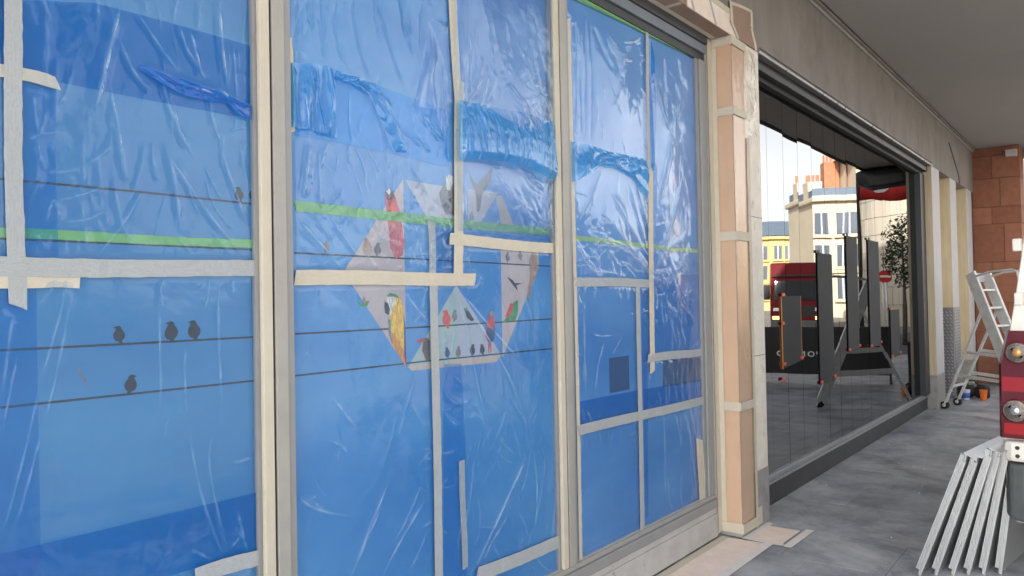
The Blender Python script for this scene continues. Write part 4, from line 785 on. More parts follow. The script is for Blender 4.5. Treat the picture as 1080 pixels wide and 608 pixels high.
f3 = F(-.006, .008, [(3.364,3.146),(3.35,2.78),(3.328,2.426)], [(3.263,3.057),(3.261,2.76),(3.239,2.413)], [(3.408,3.098),(3.404,2.741),(3.383,2.434)], [(3.3,2.868),(3.299,2.62),(3.31,2.423)], [(3.435,3.064),(3.534,2.925),(3.6,2.867)], [(4.245,3.084),(4.229,2.739)], [(4.441,3.131),(4.463,3.038),(4.487,2.989)]) \
   + F(.016, .014, [(3.579,3.067),(3.675,2.969),(3.844,2.977)], [(3.676,2.986),(3.693,2.91),(3.722,2.852)], [(4.106,2.976),(4.156,2.755),(4.273,2.617)], [(4.286,2.62),(4.215,2.444),(4.081,2.17)], [(3.22,1.885),(3.357,1.757),(3.544,1.704)], [(3.436,1.885),(3.712,1.865),(3.991,1.753)], [(3.732,1.855),(3.859,1.805),(3.99,1.73)]) \
   + F(.008, .009, [(3.48,2.296),(3.371,2.132),(3.259,1.999)], [(3.544,2.21),(3.74,2.032),(3.995,1.842)], [(3.462,2.064),(3.684,1.938),(3.991,1.753)], [(3.75,2.286),(3.87,2.069),(3.995,1.842)], [(3.836,2.285),(3.939,2.102),(4.011,1.939)], [(3.592,2.179),(3.702,2.12),(3.74,2.048)], [(3.421,1.975),(3.517,2.012),(3.615,1.987)], [(3.343,1.871),(3.415,1.823),(3.449,1.733)], [(4.062,1.771),(4.259,2.068),(4.457,2.385)], [(4.062,1.771),(4.217,1.978),(4.358,2.254)], [(4.061,1.754),(4.251,1.909),(4.53,1.964)], [(4.471,2.93),(4.411,2.803),(4.287,2.655)], [(3.731,3.058),(3.871,3.095),(3.998,3.172)], [(3.761,3.034),(3.837,3.053)], [(3.69,2.839),(3.646,2.75),(3.562,2.644)], [(3.902,2.791),(3.866,2.718),(3.808,2.636)], [(4.487,2.725),(4.512,2.668),(4.427,2.594)]) \
   + F(.004, .006, [(3.362,1.423),(3.464,1.404),(3.662,1.41)], [(3.512,1.396),(3.431,1.28),(3.367,1.061)], [(3.692,1.409),(3.608,1.345),(3.556,1.296)], [(3.288,1.608),(3.296,1.094)], [(3.209,1.585),(3.243,1.099)], [(3.253,0.905),(3.21,0.672)], [(4.394,0.9),(4.489,0.659),(4.542,0.347)], [(4.475,0.902),(4.586,0.644)], [(4.178,1.687),(4.242,1.454),(4.361,1.272)], [(4.279,1.711),(4.358,1.48),(4.467,1.277)], [(4.115,1.629),(4.165,1.399)], [(4.338,1.084),(4.427,1.016),(4.533,0.956)], [(4.471,1.084),(4.427,1.016)], [(4.581,1.086),(4.56,0.953)], [(4.14,0.886),(4.137,0.318)], [(3.285,1.046),(3.328,0.992),(3.362,0.938)]) \
   + rfolds(71, 40, (3.2, 4.05, 1.72, 2.0), .06, .2, -80, 40, .006, .007) + rfolds(72, 50, (4.02, 4.55, 1.5, 1.95), .05, .16, -120, 60, .007, .008) + rfolds(73, 34, (3.2, 4.6, 2.0, 3.0), .1, .3, -110, -50, .0035, .007) + rfolds(74, 24, (4.1, 4.65, .4, 1.5), .1, .4, -100, -70, .004, .007)
b0, b1 = bounds[2]
child(film('film', b0 + .002, b1 - .002, .292, 3.188, YC, f3, pins3, loose_film, None, bulges=[(3.65, 2.75, .25, .3, .03), (4.2, 2.4, .2, .4, .03), (3.6, 2.0, .2, .15, .015), (4.3, 1.7, .15, .15, .02)], seed=25, rough=.0014), s3)
drape(s3, [(3.192,2.407),(3.351,2.417),(3.569,2.408),(3.985,2.422)], [(3.193,2.2),(3.309,2.252),(3.459,2.321),(3.615,2.325),(3.801,2.295),(3.909,2.235),(3.986,2.182)], drape_film, 2.16, .028, 22, 45, curl=.04)
drape(s3, [(4.001,1.769),(4.144,1.783),(4.295,1.804)], [(4.02,1.663),(4.164,1.675),(4.315,1.687)], slack_film, 2.16, .03, 16, 46, rows=30, cols=50)
layer_poly(s3, [(4.07,3.167),(4.113,3.063),(4.121,2.719),(4.08,2.369),(4.045,2.364)], blue_film, 2.163, seed=16)

# ------------------------------------------------------------------ papers taped round the pillar, lintel and floor
pw = thing('masking_paper', 'salmon masking paper wrapped round the pillar under cream tape', 'masking paper', (4.88, 2.07, 0))
def crinkle_sheet(par, o, ax, ay, w_, h_, m, seed, amp=.0022, name='paper', n=60, diag=True):
    """paper or film face spanned by ax (w) and ay (h); ripples along ax x ay"""
    ax, ay, o = Vector(ax), Vector(ay), Vector(o); nn = ax.cross(ay)
    k = int(max(6, w_ / .01)); r_ = int(max(6, h_ / .015)); U_, V_ = np.meshgrid(np.linspace(0, w_, k), np.linspace(0, h_, r_))
    H = np.abs(waves(U_, V_, amp, 8, 8, 40, seed))
    for f in rfolds(seed + 1, n, (0, w_, 0, h_), .04, .2, -110, -50, amp * 1.6, .008): add_fold(H, U_, V_, f[0], f[1], f[2])
    X = o.x + U_ * ax.x + V_ * ay.x + H * nn.x; Y = o.y + U_ * ax.y + V_ * ay.y + H * nn.y; Z = o.z + U_ * ax.z + V_ * ay.z + H * nn.z
    return child(grid_mesh(name, X, Y, Z, m, None), par)
XS = 4.8765
crinkle_sheet(pw, (XS, 2.135, .03), (0, -1, 0), (0, 0, 1), .137, 3.32, salmon, 81, amp=.0012)
crinkle_sheet(pw, (4.879, 1.9955, .03), (1, 0, 0), (0, 0, 1), .222, 3.31, salmon, 82, amp=.0012)
crinkle_sheet(pw, (XS - .003, 2.135, .03), (0, -1, 0), (0, 0, 1), .139, 3.32, wrap_film, 83, amp=.003, name='wrap_film', n=90)
crinkle_sheet(pw, (4.877, 1.993, .03), (1, 0, 0), (0, 0, 1), .25, 3.31, wrap_film, 84, amp=.0028, name='wrap_film', n=70)
def tbox(par, x0, x1, y0, y1, z0, z1, m=cream_tape, name='tape_strip'):
    return child(MB().box(x0, x1, y0, y1, z0, z1).build(name, m, None, bevel=0.0008), par)
for (z0, z1) in [(2.822, 2.878), (1.98, 2.042), (.842, .90), (.03, .095), (3.295, 3.35)]:
    t_ = rnd.uniform(-.004, .004)
    tbox(pw, XS - .0075, XS - .0062, 1.985, 2.138, z0, z1 + t_); tbox(pw, XS - .0075, 5.105, 1.9838, 1.9848, z0 - t_, z1 - .001)
tbox(pw, XS - .0078, XS - .0066, 2.10, 2.1385, .1, 3.29)
tbox(pw, 5.088, 5.128, 1.9828, 1.9836, .02, 2.7); tbox(pw, 4.805, 4.868, 2.132, 2.1335, .03, 3.34)
tbox(pw, 5.09, 5.2, 1.982, 1.9826, .03, .15)
# torn scrap of film at the pillar's head
cs = crinkle_sheet(pw, (5.06, 1.988, 2.72), (1, 0, 0), (0, 0, 1), .2, .6, wrap_film, 91, amp=.012, name='torn_film', n=60)

lp = thing('masking_paper', 'brown masking paper under the lintel above the covered windows', 'masking paper', (3.5, 2.05, 3.36))
for k in range(7):
    xa = 4.87 - (k + 1) * .72
    child(MB().box(xa + .002, xa + .718, YF + .0005, YG - .014, 3.3585, 3.3645).build('paper', brown_paper), lp)
    child(MB().box(xa - .018, xa + .018, YF + .0005, YG - .014, 3.3570, 3.3583).build('tape_strip', cream_tape), lp)
child(MB().box(-.5, 4.87, YG - .045, YG - .012, 3.3555, 3.3568).build('tape_strip', cream_tape), lp)
for k in range(6):
    xa = 5.02 - (k + 1) * .8
    child(MB().box(xa + .004, xa + .797, YF - .0065, YF - .0008, 3.3585, 3.497).build('paper', brown_paper if k % 2 else salmon_floor), lp)
child(MB().box(.3, 5.0, YF - .0082, YF - .0068, 3.49, 3.53).build('tape_strip', cream_tape), lp)
for xa in (4.62, 4.3, 3.6): child(MB().prism([(xa, 3.36), (xa + .03, 3.36), (xa - .06, 3.5), (xa - .09, 3.5)], YF - .0084, YF - .007).build('tape_strip', white_tape), lp)
flap = child(MB().prism([(4.871,3.577),(5.241,3.619),(5.233,3.496),(5.313,3.361),(4.97,3.357),(4.862,3.44)], YF - .012, YF - .0085).build('paper', brown_paper), lp)
for ea, eb in [([(4.855,3.578),(4.862,3.44)], [(4.895,3.584),(4.902,3.438)]), ([(5.223,3.614),(5.215,3.491)], [(5.259,3.625),(5.251,3.501)]), ([(5.215,3.491),(5.295,3.356)], [(5.251,3.501),(5.331,3.358)]), ([(4.871,3.583),(5.241,3.626)], [(4.87,3.563),(5.24,3.606)]), ([(4.862,3.44),(4.97,3.353)], [(4.887,3.453),(5.003,3.362)])]:
    pl, wd = px_strip(ea, eb); child(strip(pl, wd, YF - .0132, cream_tape, None, 'tape_strip', 5), lp)

floor_tape = mat('floor_tape', (0.74, 0.71, 0.67), .75, var=.06, vscale=14)
fp = thing('floor_paper', 'long pinkish paper strip taped to the floor below the covered window', 'masking paper', (3.8, 1.95, 0))
def floor_sheet(par, P, z, m, name, th=.0012):
    return child(MB().extrude(P, th, (0, 0, z)).build(name, m), par)
floor_sheet(fp, [(1.2, 2.09), (4.83, 2.09), (4.86, 1.83), (1.2, 1.84)], .003, salmon_floor, 'paper')
floor_sheet(fp, [(1.2, 2.131), (4.84, 2.128), (4.84, 2.075), (1.2, 2.078)], .0046, cream_tape, 'tape_strip')
floor_sheet(fp, [(1.2, 1.862), (4.93, 1.846), (4.93, 1.79), (1.2, 1.808)], .0046, floor_tape, 'tape_strip')
fq = thing('floor_paper', 'short pinkish paper piece taped to the floor in front of the pillar', 'masking paper', (5.05, 1.85, 0))
floor_sheet(fq, [(4.875, 1.992), (5.24, 1.992), (5.24, 1.74), (4.875, 1.745)], .0048, salmon_floor, 'paper')
floor_sheet(fq, [(5.20, 1.985), (5.30, 1.975), (5.285, 1.66), (5.2, 1.668)], .0064, white_tape, 'tape_strip') if False else None
floor_sheet(fq, [(4.86, 1.995), (5.31, 1.993), (5.30, 1.948), (4.86, 1.95)], .0064, floor_tape, 'tape_strip')
floor_sheet(fq, [(4.855, 1.724), (5.30, 1.716), (5.297, 1.664), (4.855, 1.672)], .0066, floor_tape, 'tape_strip') 
floor_sheet(fq, [(4.86, 1.99), (4.905, 1.99), (4.905, 1.73), (4.86, 1.73)], .0062, floor_tape, 'tape_strip')
# ------------------------------------------------------------------ boards held on the mirror glass
bl = ['short dark board with orange edges clipped to the glass nearest the pillar', 'tallest dark board on the glass, second from the pillar', 'tall dark board in the middle of the mirror glass', 'tall dark board on the glass, fourth from the pillar', 'short dark board on the glass nearest the far jamb']
for i, (x0, x1, z0, z1, tl) in enumerate([(6.17, 6.63, 1.03, 1.60, .02), (7.13, 7.57, .79, 1.99, 0), (8.07, 8.47, 1.03, 2.20, 0), (8.92, 9.38, 1.02, 2.20, 0), (9.87, 10.32, .84, 1.41, .0)]):
    t = thing('clipped_board', bl[i], 'board', ((x0 + x1) / 2, 2.13, z0), 'dark boards clipped to the mirror glass')
    child(MB().prism([(x0, z0 - tl), (x1, z0 + tl), (x1, z1), (x0, z1)], 2.149, 2.1565).build('board', board_dark, None, bevel=.002), t)
    if i == 0:
        child(MB().box(x0 - .008, x0 - .0005, 2.1485, 2.1565, z0 - tl, z1).build('edge_strip', board_edge), t); child(MB().box(x1 + .0005, x1 + .008, 2.1485, 2.1565, z0 + tl, z1).build('edge_strip', board_edge), t)
    for cx, cz in [(x0 + .015, z0 + .02), (x1 - .015, z0 + .04), (x0 + .02, z1 + .012)] + ([(x0, z1 - .22), (x0 - .01, z0 - .1)] if i == 0 else []):
        c_ = MB().box(cx - .03, cx + .03, 2.138, 2.1487, cz - .013, cz + .013); child(c_.build('clip', clip_red if (cz < z0 + .1 or i in (0, 4)) else pole_dark, None, bevel=.003), t)

# ------------------------------------------------------------------ step ladder
ld = thing('step_ladder', 'aluminium step ladder with handrail in front of the terracotta pier', 'ladder', (11.8, 1.45, 0))
LA, LB = Vector((11.97, 1.95, .05)), Vector((12.42, 1.86, .05)); SA, SB = Vector((11.2, .92, .0)), Vector((11.66, .80, .0))
ax_ = (Vector((11.97, 1.95, 0)) - SA); wv = (SB - SA).normalized()
def P(s, u, z): return (SA if s == 0 else SB) + ax_ * u + Vector((0, 0, z))
for s in (0, 1):
    a, b = P(s, 0, .0), P(s, .62, 1.86)
    child(MB().bar(a, b, .035, .15, up=ax_.normalized()).build('stile', alu_dull, None, bevel=.004), ld)
    child(MB().bar(P(s, .02, .0), P(s, -.015, .06), .045, .12, up=ax_.normalized()).build('foot', rubber), ld)
    lg = LA if s == 0 else LB; tp_ = P(s, .47, 1.42)
    child(MB().bar(lg, tp_, .026, .05, up=wv).build('leg', alu_dull, None, bevel=.003), ld)
    wh = MB().tube([lg - wv * .03 + Vector((0, 0, .0)), lg + wv * .03], .052, 18); child(wh.build('wheel', rubber, None, True), ld)
    child(MB().tube([lg - wv * .034, lg + wv * .034], .025, 12).build('wheel_hub', alu_dull, None, True), ld)
    for zb in (.45, .78):
        ul = zb / 1.42; pl_ = lg + (tp_ - lg) * ul; ps = P(s, .62 * zb / 1.86, zb)
        child(MB().bar(pl_, ps, .02, .04).build('brace', alu_dull), ld)
    child(MB().tube([P(s, .6, 1.8), P(s, .4, 1.86), P(s, .14, 1.88), P(s, .08, 1.85), P(s, .06, 1.74), P(s, .10, 1.2), P(s, .2, .62)], .014, 8).build('handrail', alu_dull, None, True), ld)
for k in range(7):
    z = .22 + k * .235; u = .62 * z / 1.86; c = (P(0, u, z) + P(1, u, z)) / 2
    child(MB().bar(P(0, u, z) + wv * .018, P(1, u, z) - wv * .018, .10, .025).build('step', alu_dull, None, bevel=.004), ld)
child(MB().bar(P(0, .62, 1.80), P(1, .62, 1.80), .03, .12).build('top_cap', pil_white, None, bevel=.004), ld)
for s, zz in ((0, 1.0), (0, 1.35)):
    c = P(s, .62 * zz / 1.86, zz); 
    child(MB().bar(c - wv * .0175 + Vector((0, 0, -.1)) - ax_ * .033, c - wv * .0175 + Vector((0, 0, .1)) + ax_ * .033, .002, .055, up=ax_.normalized()).build('sticker', mat('sticker_green' if zz < 1.2 else 'sticker_grey', (0.1, .3, .2) if zz < 1.2 else (.4, .4, .42), .5)), ld)
child(MB().bar(LA + (P(0, .47, 1.42) - LA) * .2, LB + (P(1, .47, 1.42) - LB) * .2, .03, .03).build('brace', alu_dull), ld)

# cups, bag, bin
def cup(name, label, x, y, m, m2):
    t = thing(name, label, 'cup', (x, y, 0)); n = 20; pr = [(.0, .004), (.028, .004), (.031, .012), (.042, .118), (.0445, .122), (.0435, .126), (.040, .12), (.0, .10)]
    def lathe(pf):
        mb = MB()
        for j in range(n):
            for r_, z in pf: mb.v.append((math.cos(j * 2 * math.pi / n) * r_, math.sin(j * 2 * math.pi / n) * r_, z))
        k = len(pf)
        for j in range(n):
            for i in range(k - 1): mb.f.append((j * k + i, ((j + 1) % n) * k + i, ((j + 1) % n) * k + i + 1, j * k + i + 1)); mb.m.append(0)
        return mb
    lathe(pr).build('cup_wall', m, t, True)
    if m2: lathe([(.0335, .03), (.0345, .03), (.0405, .09), (.0395, .09)]).build('sleeve', m2, t, True)
    t.scale = (1.25, 1.25, 1.25)
cup('paper_cup', 'blue and white paper cup by the black bag', 13.05, 1.84, cup_white, cup_blue)
cup('paper_cup', 'orange cup standing by the black bag', 13.12, 1.63, cup_orange, None)
tb = thing('tool_bag', 'low black tool bag on the floor by the ladder', 'bag', (13.42, 1.83, 0))
def lump(par, name, c, sx, sy, sz, m, seed, e=2.6):
    mb = MB(); n, k = 24, 12; g = np.random.RandomState(seed); ph = g.uniform(0, 6, 6)
    for i in range(k + 1):
        th = math.pi * i / k - math.pi / 2
        for j in range(n):
            a = 2 * math.pi * j / n; f = lambda v: math.copysign(abs(v) ** (2 / e), v); r_ = 1 + .06 * math.sin(3 * a + ph[0] + 2 * th) + .05 * math.sin(5 * th + ph[1] + a)
            mb.v.append((c[0] + sx * f(math.cos(th)) * f(math.cos(a)) * r_, c[1] + sy * f(math.cos(th)) * f(math.sin(a)) * r_, max(.002, c[2] + sz * f(math.sin(th)) * r_)))
    for i in range(k):
        for j in range(n): mb.f.append((i * n + j, i * n + (j + 1) % n, (i + 1) * n + (j + 1) % n, (i + 1) * n + j)); mb.m.append(0)
    return child(mb.build(name, m, None, True), par)
lump(tb, 'bag_body', (13.42, 1.92, .10), .13, .16, .11, bag_black, 1); lump(tb, 'bag_pocket', (13.42, 1.68, .095), .12, .11, .10, bag_black, 2)
child(MB().tube([(13.4, 1.9, .19), (13.4, 1.86, .26), (13.4, 1.78, .26), (13.4, 1.72, .19)], .012, 8).build('handle', bag_black, None, True), tb)
child(MB().box(13.36, 13.44, 1.77, 1.86, .19, .245).build('clasp', chrome, None, bevel=.008), tb)
bn = thing('black_bin', 'black box bin against the terracotta pier beside the van', 'bin', (15.35, 1.37, 0))
child(MB().extrude([(15.2, 1.27), (15.55, 1.27), (15.55, 1.52), (15.2, 1.52)], .68, (0, 0, .003)).build('bin_body', bag_black, None, bevel=.02), bn); child(MB().box(15.18, 15.57, 1.25, 1.54, .685, .74).build('lid', hoard_black, None, bevel=.015), bn)

# ------------------------------------------------------------------ van (rear corner in view)
va = R(-8); VO = Vector((5.02, 0.545, 0))
van = thing('parked_van', 'white van with tall red tail light parked at the right edge', 'van', VO, rz=va)
# local: x forward from the rear face, y: 0 at left side going negative to the right side
W_ = 1.98
def section(z):   # half profile inset of the side at height z (tumblehome)
    pts = [(.30, .05), (.45, .012), (.8, 0), (1.2, .005), (1.38, .045), (1.6, .08), (1.96, .13), (2.2, .17), (2.38, .24), (2.45, .36)]
    return np.interp(z, [p[0] for p in pts], [p[1] for p in pts])
mb = MB(); zs_ = [.32, .45, .8, 1.2, 1.38, 1.6, 1.96, 2.2, 2.36, 2.43]; prof = []
for z in zs_: prof.append((-section(z), z))
ring = prof + [(-W_ + section(z), z) for z in reversed(zs_)]
xs_ = [0.06, .03, .05, .12, 3.6, 4.1, 4.6, 5.05, 5.15]
def top(x_): return 9 if x_ < 3.7 else np.interp(x_, [3.7, 4.1, 4.6, 5.05, 5.15], [2.43, 2.05, 1.3, 1.05, .9])
k = len(ring)
for i, xx in enumerate(xs_):
    for (y_, z_) in ring:
        xo = xx + (0 if i > 2 else max(0, (z_ - 1.4)) * .05); ys = y_
        if i == 0: ys = -W_ / 2 + (y_ + W_ / 2) * .94
        mb.v.append((xo, ys, min(z_, top(xx))))
for i in range(len(xs_) - 1):
    for j in range(k): mb.f.append((i * k + j, i * k + (j + 1) % k, (i + 1) * k + (j + 1) % k, (i + 1) * k + j)); mb.m.append(0)
mb.f.append(tuple(range(k))); mb.m.append(0); mb.f.append(tuple(range((len(xs_) - 1) * k, len(xs_) * k))[::-1]); mb.m.append(0)
bod = mb.build('body', van_white, van)
bm = bmesh.new(); bm.from_mesh(bod.data); bmesh.ops.recalc_face_normals(bm, faces=bm.faces); bm.to_mesh(bod.data); bm.free()
bv = bod.modifiers.new('bevel', 'BEVEL'); bv.width = .03; bv.segments = 3; bv.angle_limit = R(25)
for f in bod.data.polygons: f.use_smooth = True
def vp(m_, name, mt, par=None, bevel=0.0, smooth=False): return m_.build(name, mt, par or van, smooth, bevel)
# tail lamps
for sgn in (0, 1):
    def yy(y_): return -y_ if sgn == 0 else -W_ + y_
    def lp_(zs, x0, ia, ib, mt, name, par=None):
        m_ = MB(); n_ = len(zs)
        for z in zs:
            s_ = section(z)
            for (dx, dy) in [(x0, ib + s_), (x0, ia + s_), (x0 + .03, ia - .018 + s_), (.17, ia - .02 + s_)]: m_.v.append((dx + max(0, z - 1.4) * .05, yy(dy), z))
        for i in range(n_ - 1):
            for j in range(3): m_.f.append((i * 4 + j, i * 4 + j + 1, (i + 1) * 4 + j + 1, (i + 1) * 4 + j) if sgn == 0 else (i * 4 + j + 1, i * 4 + j, (i + 1) * 4 + j, (i + 1) * 4 + j + 1)); m_.m.append(0)
        m_.f.append((3, 2, 1, 0)); m_.f.append(tuple((n_ - 1) * 4 + j for j in range(4))); m_.m += [0, 0]
        return vp(m_, name, mt, par)
    tl_ = lp_([.79, .82, .9, 1.0, 1.1, 1.2, 1.3, 1.36, 1.385], -.012, .008, .17, lens_red, 'tail_light')
    lp_([.815, .84, .875], -.018, .02, .15, lens_red2, 'reflector_lens', tl_); lp_([1.05, 1.09, 1.13], -.016, .012, .14, lens_red2, 'brake_lens', tl_)
    for zc_, r_ in ((1.265, .062), (.945, .066)):
        c = Vector((-.02, yy(.075 + section(zc_)), zc_))
        vp(MB().tube([c + Vector((.012, 0, 0)), c + Vector((-.004, 0, 0))], r_, 28), 'lamp_ring', lens_red, tl_, 0, True)
        vp(MB().tube([c + Vector((.01, 0, 0)), c + Vector((-.008, 0, 0)), c + Vector((-.0095, 0, 0)), c + Vector((-.007, 0, 0)), c + Vector((-.009, 0, 0)), c + Vector((-.010, 0, 0))], [r_ * .86, r_ * .86, r_ * .76, r_ * .7, r_ * .55, r_ * .2], 28), 'lamp_lens', lamp_clear, tl_, 0, True)
        vp(MB().tube([c + Vector((-.009, 0, 0)), c + Vector((-.0125, 0, 0))], [r_ * .36, r_ * .3], 16), 'bulb_cap', mat('bulb_amber', (.5, .25, .08), .3, metal=.4) if zc_ > 1.1 else chrome, tl_, 0, True)
# bumper and steel step above it
def rounded(z0, z1, out, inset, mt, name, r_=.10):
    m_ = MB(); pts = [(.35, -inset), (r_ - .03, -inset), (-out + .02, -inset - r_ * .45), (-out, -inset - r_), (-out, -W_ + inset + r_), (-out + .02, -W_ + inset + r_ * .45), (r_ - .03, -W_ + inset), (.35, -W_ + inset)]
    m_.extrude(pts, z1 - z0, (0, 0, z0)); return vp(m_, name, mt, None, .02)
bp_ = rounded(.34, .655, .045, -.012, van_grey, 'bumper', .12); st_ = rounded(.665, .775, .035, -.004, van_white, 'bumper_step', .06)
for z in (.70, .745): vp(MB().tube([(-.04, -.085, z), (-.031, -.085, z)], .011, 10), 'bolt_hole', black_gap, st_)
vp(MB().box(-.041, -.0345, -.34, -.125, .688, .758), 'number_plate', mat('plate_yellow', (.55, .42, .08), .5), st_)
for k_ in range(4): vp(MB().box(-.0435, -.0412, -.17 - k_ * .045, -.145 - k_ * .045, .70, .748), 'plate_mark', black_gap, st_)
vp(MB().box(-.052, -.046, -.42, -.12, .39, .46), 'fog_lens', lens_red, bp_)
# rear doors: seam, hinges, windows
for y_ in (-.0, -1.0): 
    d_ = vp(MB().box(-.004 + .06, .075, -.90 if y_ == 0 else -1.70, -.30 if y_ == 0 else -1.10, 1.55, 2.1), 'rear_window', van_glass)
vp(MB().box(.05, .06, -.994, -.986, .8, 2.3), 'door_seam', black_gap)
for z in (1.56, 1.86): vp(MB().bar((.03 + .02, -.075 - .04, z), (.05, -.02 - .055, z), .05, .07), 'hinge', van_white, None, .006)
vp(MB().box(.0, .08, -.9, -.75, 1.2, 1.26), 'door_handle', van_grey, None, .01)
for xx in (1.0, 4.15):
    for y_ in (-.12, -W_ + .12):
        wl = vp(MB().tube([(xx, y_ - .11, .34), (xx, y_ + .11, .34)], .34, 28), 'wheel', rubber, None, .02)
        vp(MB().tube([(xx, y_ - .112, .34), (xx, y_ + .112, .34)], .2, 20), 'rim', alu_dull, wl, .01)
for y_ in (.0015, -W_ - .0015): pass
for s_, y_ in ((1, -.06), (-1, -W_ + .06)):
    vp(MB().prism([(3.0, 1.35), (4.25, 1.35), (3.75, 1.95), (3.0, 1.95)], y_ - .03, y_ + .03), 'side_window', van_glass)
    vp(MB().box(3.95, 4.1, min(y_, y_ + s_ * .3), max(y_, y_ + s_ * .3), 1.35, 1.6), 'wing_mirror', van_grey, None, .03)
vp(MB().bar((4.12, -W_ / 2, 2.02), (4.6, -W_ / 2, 1.33), 1.6, .05), 'windscreen', van_glass)

# ------------------------------------------------------------------ aluminium panels leaning on the van
al_lab = ['outermost aluminium panel of the stack leaning on the van', 'second aluminium panel from the shop side in the leaning stack', 'third aluminium panel from the shop side in the leaning stack', 'fourth aluminium panel from the shop side in the leaning stack', 'fifth aluminium panel from the shop side in the leaning stack', 'aluminium panel lying closest to the van bumper in the stack']
d_ = Vector((math.cos(va), math.sin(va), 0)); s_ = Vector((math.sin(va), -math.cos(va), 0))   # along the van, towards the van
rr_ = random.Random(3)
for i in range(6):
    ln = R([20, 18.2, 16.4, 13.8, 11, 8][i]); base = Vector((4.81 + i * .055, .95 - i * (.079 - .0015 * i) + rr_.uniform(-.008, .008), .0))
    upv = s_ * math.sin(ln) + Vector((0, 0, 1)) * math.cos(ln); nv = d_.cross(upv).normalized()    # nv: towards the shop
    H_ = [.76, .74, .765, .745, .735, .70][i]; L_ = 1.15 + .06 * (i % 2)
    t = thing('aluminium_panel', al_lab[i], 'metal panel', base, 'aluminium panels leaning on the van'); t.location = base
    def lb(m_, name, mt, bevel=0.0): return child(m_.build(name, mt, None, False, bevel), t)
    def at(l, n_, u): return base + d_ * l + nv * n_ + upv * (u + .004)
    # sheet
    q = MB(); q.add([at(.02, .006, .0), at(L_, .006, .0), at(L_, -.006, .0), at(.02, -.006, .0), at(.02, .006, H_), at(L_, .006, H_), at(L_, -.006, H_), at(.02, -.006, H_)], [(0, 3, 2, 1), (4, 5, 6, 7), (0, 1, 5, 4), (1, 2, 6, 5), (2, 3, 7, 6), (3, 0, 4, 7)]); lb(q, 'sheet', alu)
    # ribbed end extrusion facing us
    for k_, (n0, n1, x_) in enumerate([(-.021, -.014, 0), (-.013, -.007, .002), (-.006, .000, 0), (.001, .007, .002), (.008, .016, .0)]):
        lo, hi = (.03 if n0 < 0 else .0), H_ - (.035 if n1 > .005 else .0)
        q = MB(); q.add([at(x_, n0, lo), at(.019, n0, lo), at(.019, n1, lo), at(x_, n1, lo), at(x_, n0, hi), at(.019, n0, hi), at(.019, n1, hi - .01), at(x_, n1, hi - .01)], [(0, 1, 2, 3), (4, 7, 6, 5), (0, 4, 5, 1), (1, 5, 6, 2), (2, 6, 7, 3), (3, 7, 4, 0)]); lb(q, 'end_rib', alu)
    # folded lip along the top and bottom
    for u_, s0, s1 in ((H_ + .001, -.01, .03 if i not in (0, 2) else .055), (0.0, -.03, .02)):
        q = MB(); b_ = [at(.0, s0, u_), at(L_, s0, u_), at(L_, s1, u_ - .004), at(.0, s1, u_ - .004)]; q.add(b_ + [p_ + Vector((0, 0, .004)) for p_ in b_], [(0, 1, 2, 3), (4, 7, 6, 5), (0, 4, 5, 1), (1, 5, 6, 2), (2, 6, 7, 3), (3, 7, 4, 0)])
        if u_ > .1: lb(q, 'top_lip', alu)
    q = MB().tube([at(.25, .0055, H_ * .62), at(.25, .009, H_ * .62)], .012, 10); lb(q, 'bolt', pole_dark)
# ------------------------------------------------------------------ the street end seen in the mirror glass
bar_ = thing('street_barrier', 'black banner barrier with white lettering across the pavement end', 'barrier', (14.6, .1, 0))
B0, B1 = Vector((14.96, 1.04, 0)), Vector((14.15, -2.3, 0)); bd = (B1 - B0).normalized(); bn_ = Vector((bd.y, -bd.x, 0))
if bn_.x > 0: bn_ = -bn_
nseg = 3; sl__ = (B1 - B0).length / nseg
for k in range(nseg):
    a, b = B0 + bd * (k * sl__ + .02), B0 + bd * ((k + 1) * sl__ - .02)
    child(MB().bar(a + Vector((0, 0, .56)), b + Vector((0, 0, .56)), .02, .86).build('banner', hoard_black), bar_)
    child(MB().bar(a + Vector((0, 0, 1.0)), b + Vector((0, 0, 1.0)), .03, .03).build('rail', pole_dark), bar_)
    for q in (a, b): child(MB().bar(q + Vector((0, 0, .002)), q + Vector((0, 0, 1.02)), .035).build('post', pole_dark), bar_)
    for q in (a, b): child(MB().bar(q - bn_ * .25 + Vector((0, 0, .015)), q + bn_ * .25 + Vector((0, 0, .015)), .05, .02).build('foot', pole_dark), bar_)
def letters(txt, s, z, size):
    cu = bpy.data.curves.new('lettering', 'FONT'); cu.body = txt; cu.size = size; cu.extrude = .001; cu.space_character = 1.15
    tmp = bpy.data.objects.new('tmp', cu); C.objects.link(tmp); bpy.context.view_layer.update()
    me = bpy.data.meshes.new_from_object(tmp.evaluated_get(bpy.context.evaluated_depsgraph_get())); bpy.data.objects.remove(tmp)
    me.name = 'lettering'; me.materials.clear()
    xax = bd if bn_.cross(Vector((0, 0, 1))).dot(bd) < 0 else -bd        # reads left to right from the shop side
    o = link_mesh('lettering', me, white_print)
    M = Matrix.Identity(4); zax = bn_; xa = Vector((0, 0, 1)).cross(zax).normalized()
    M.col[0][:3] = xa; M.col[1][:3] = (0, 0, 1); M.col[2][:3] = zax; p_ = B0 + bd * s + bn_ * .0125 + Vector((0, 0, z)); M.col[3][:3] = p_
    o.parent = bar_; o.matrix_parent_inverse = Matrix.Translation(-Vector(bar_.location)); o.matrix_basis = M
letters('worth o', 1.15, .46, .22); letters('other', 2.65, .46, .22)

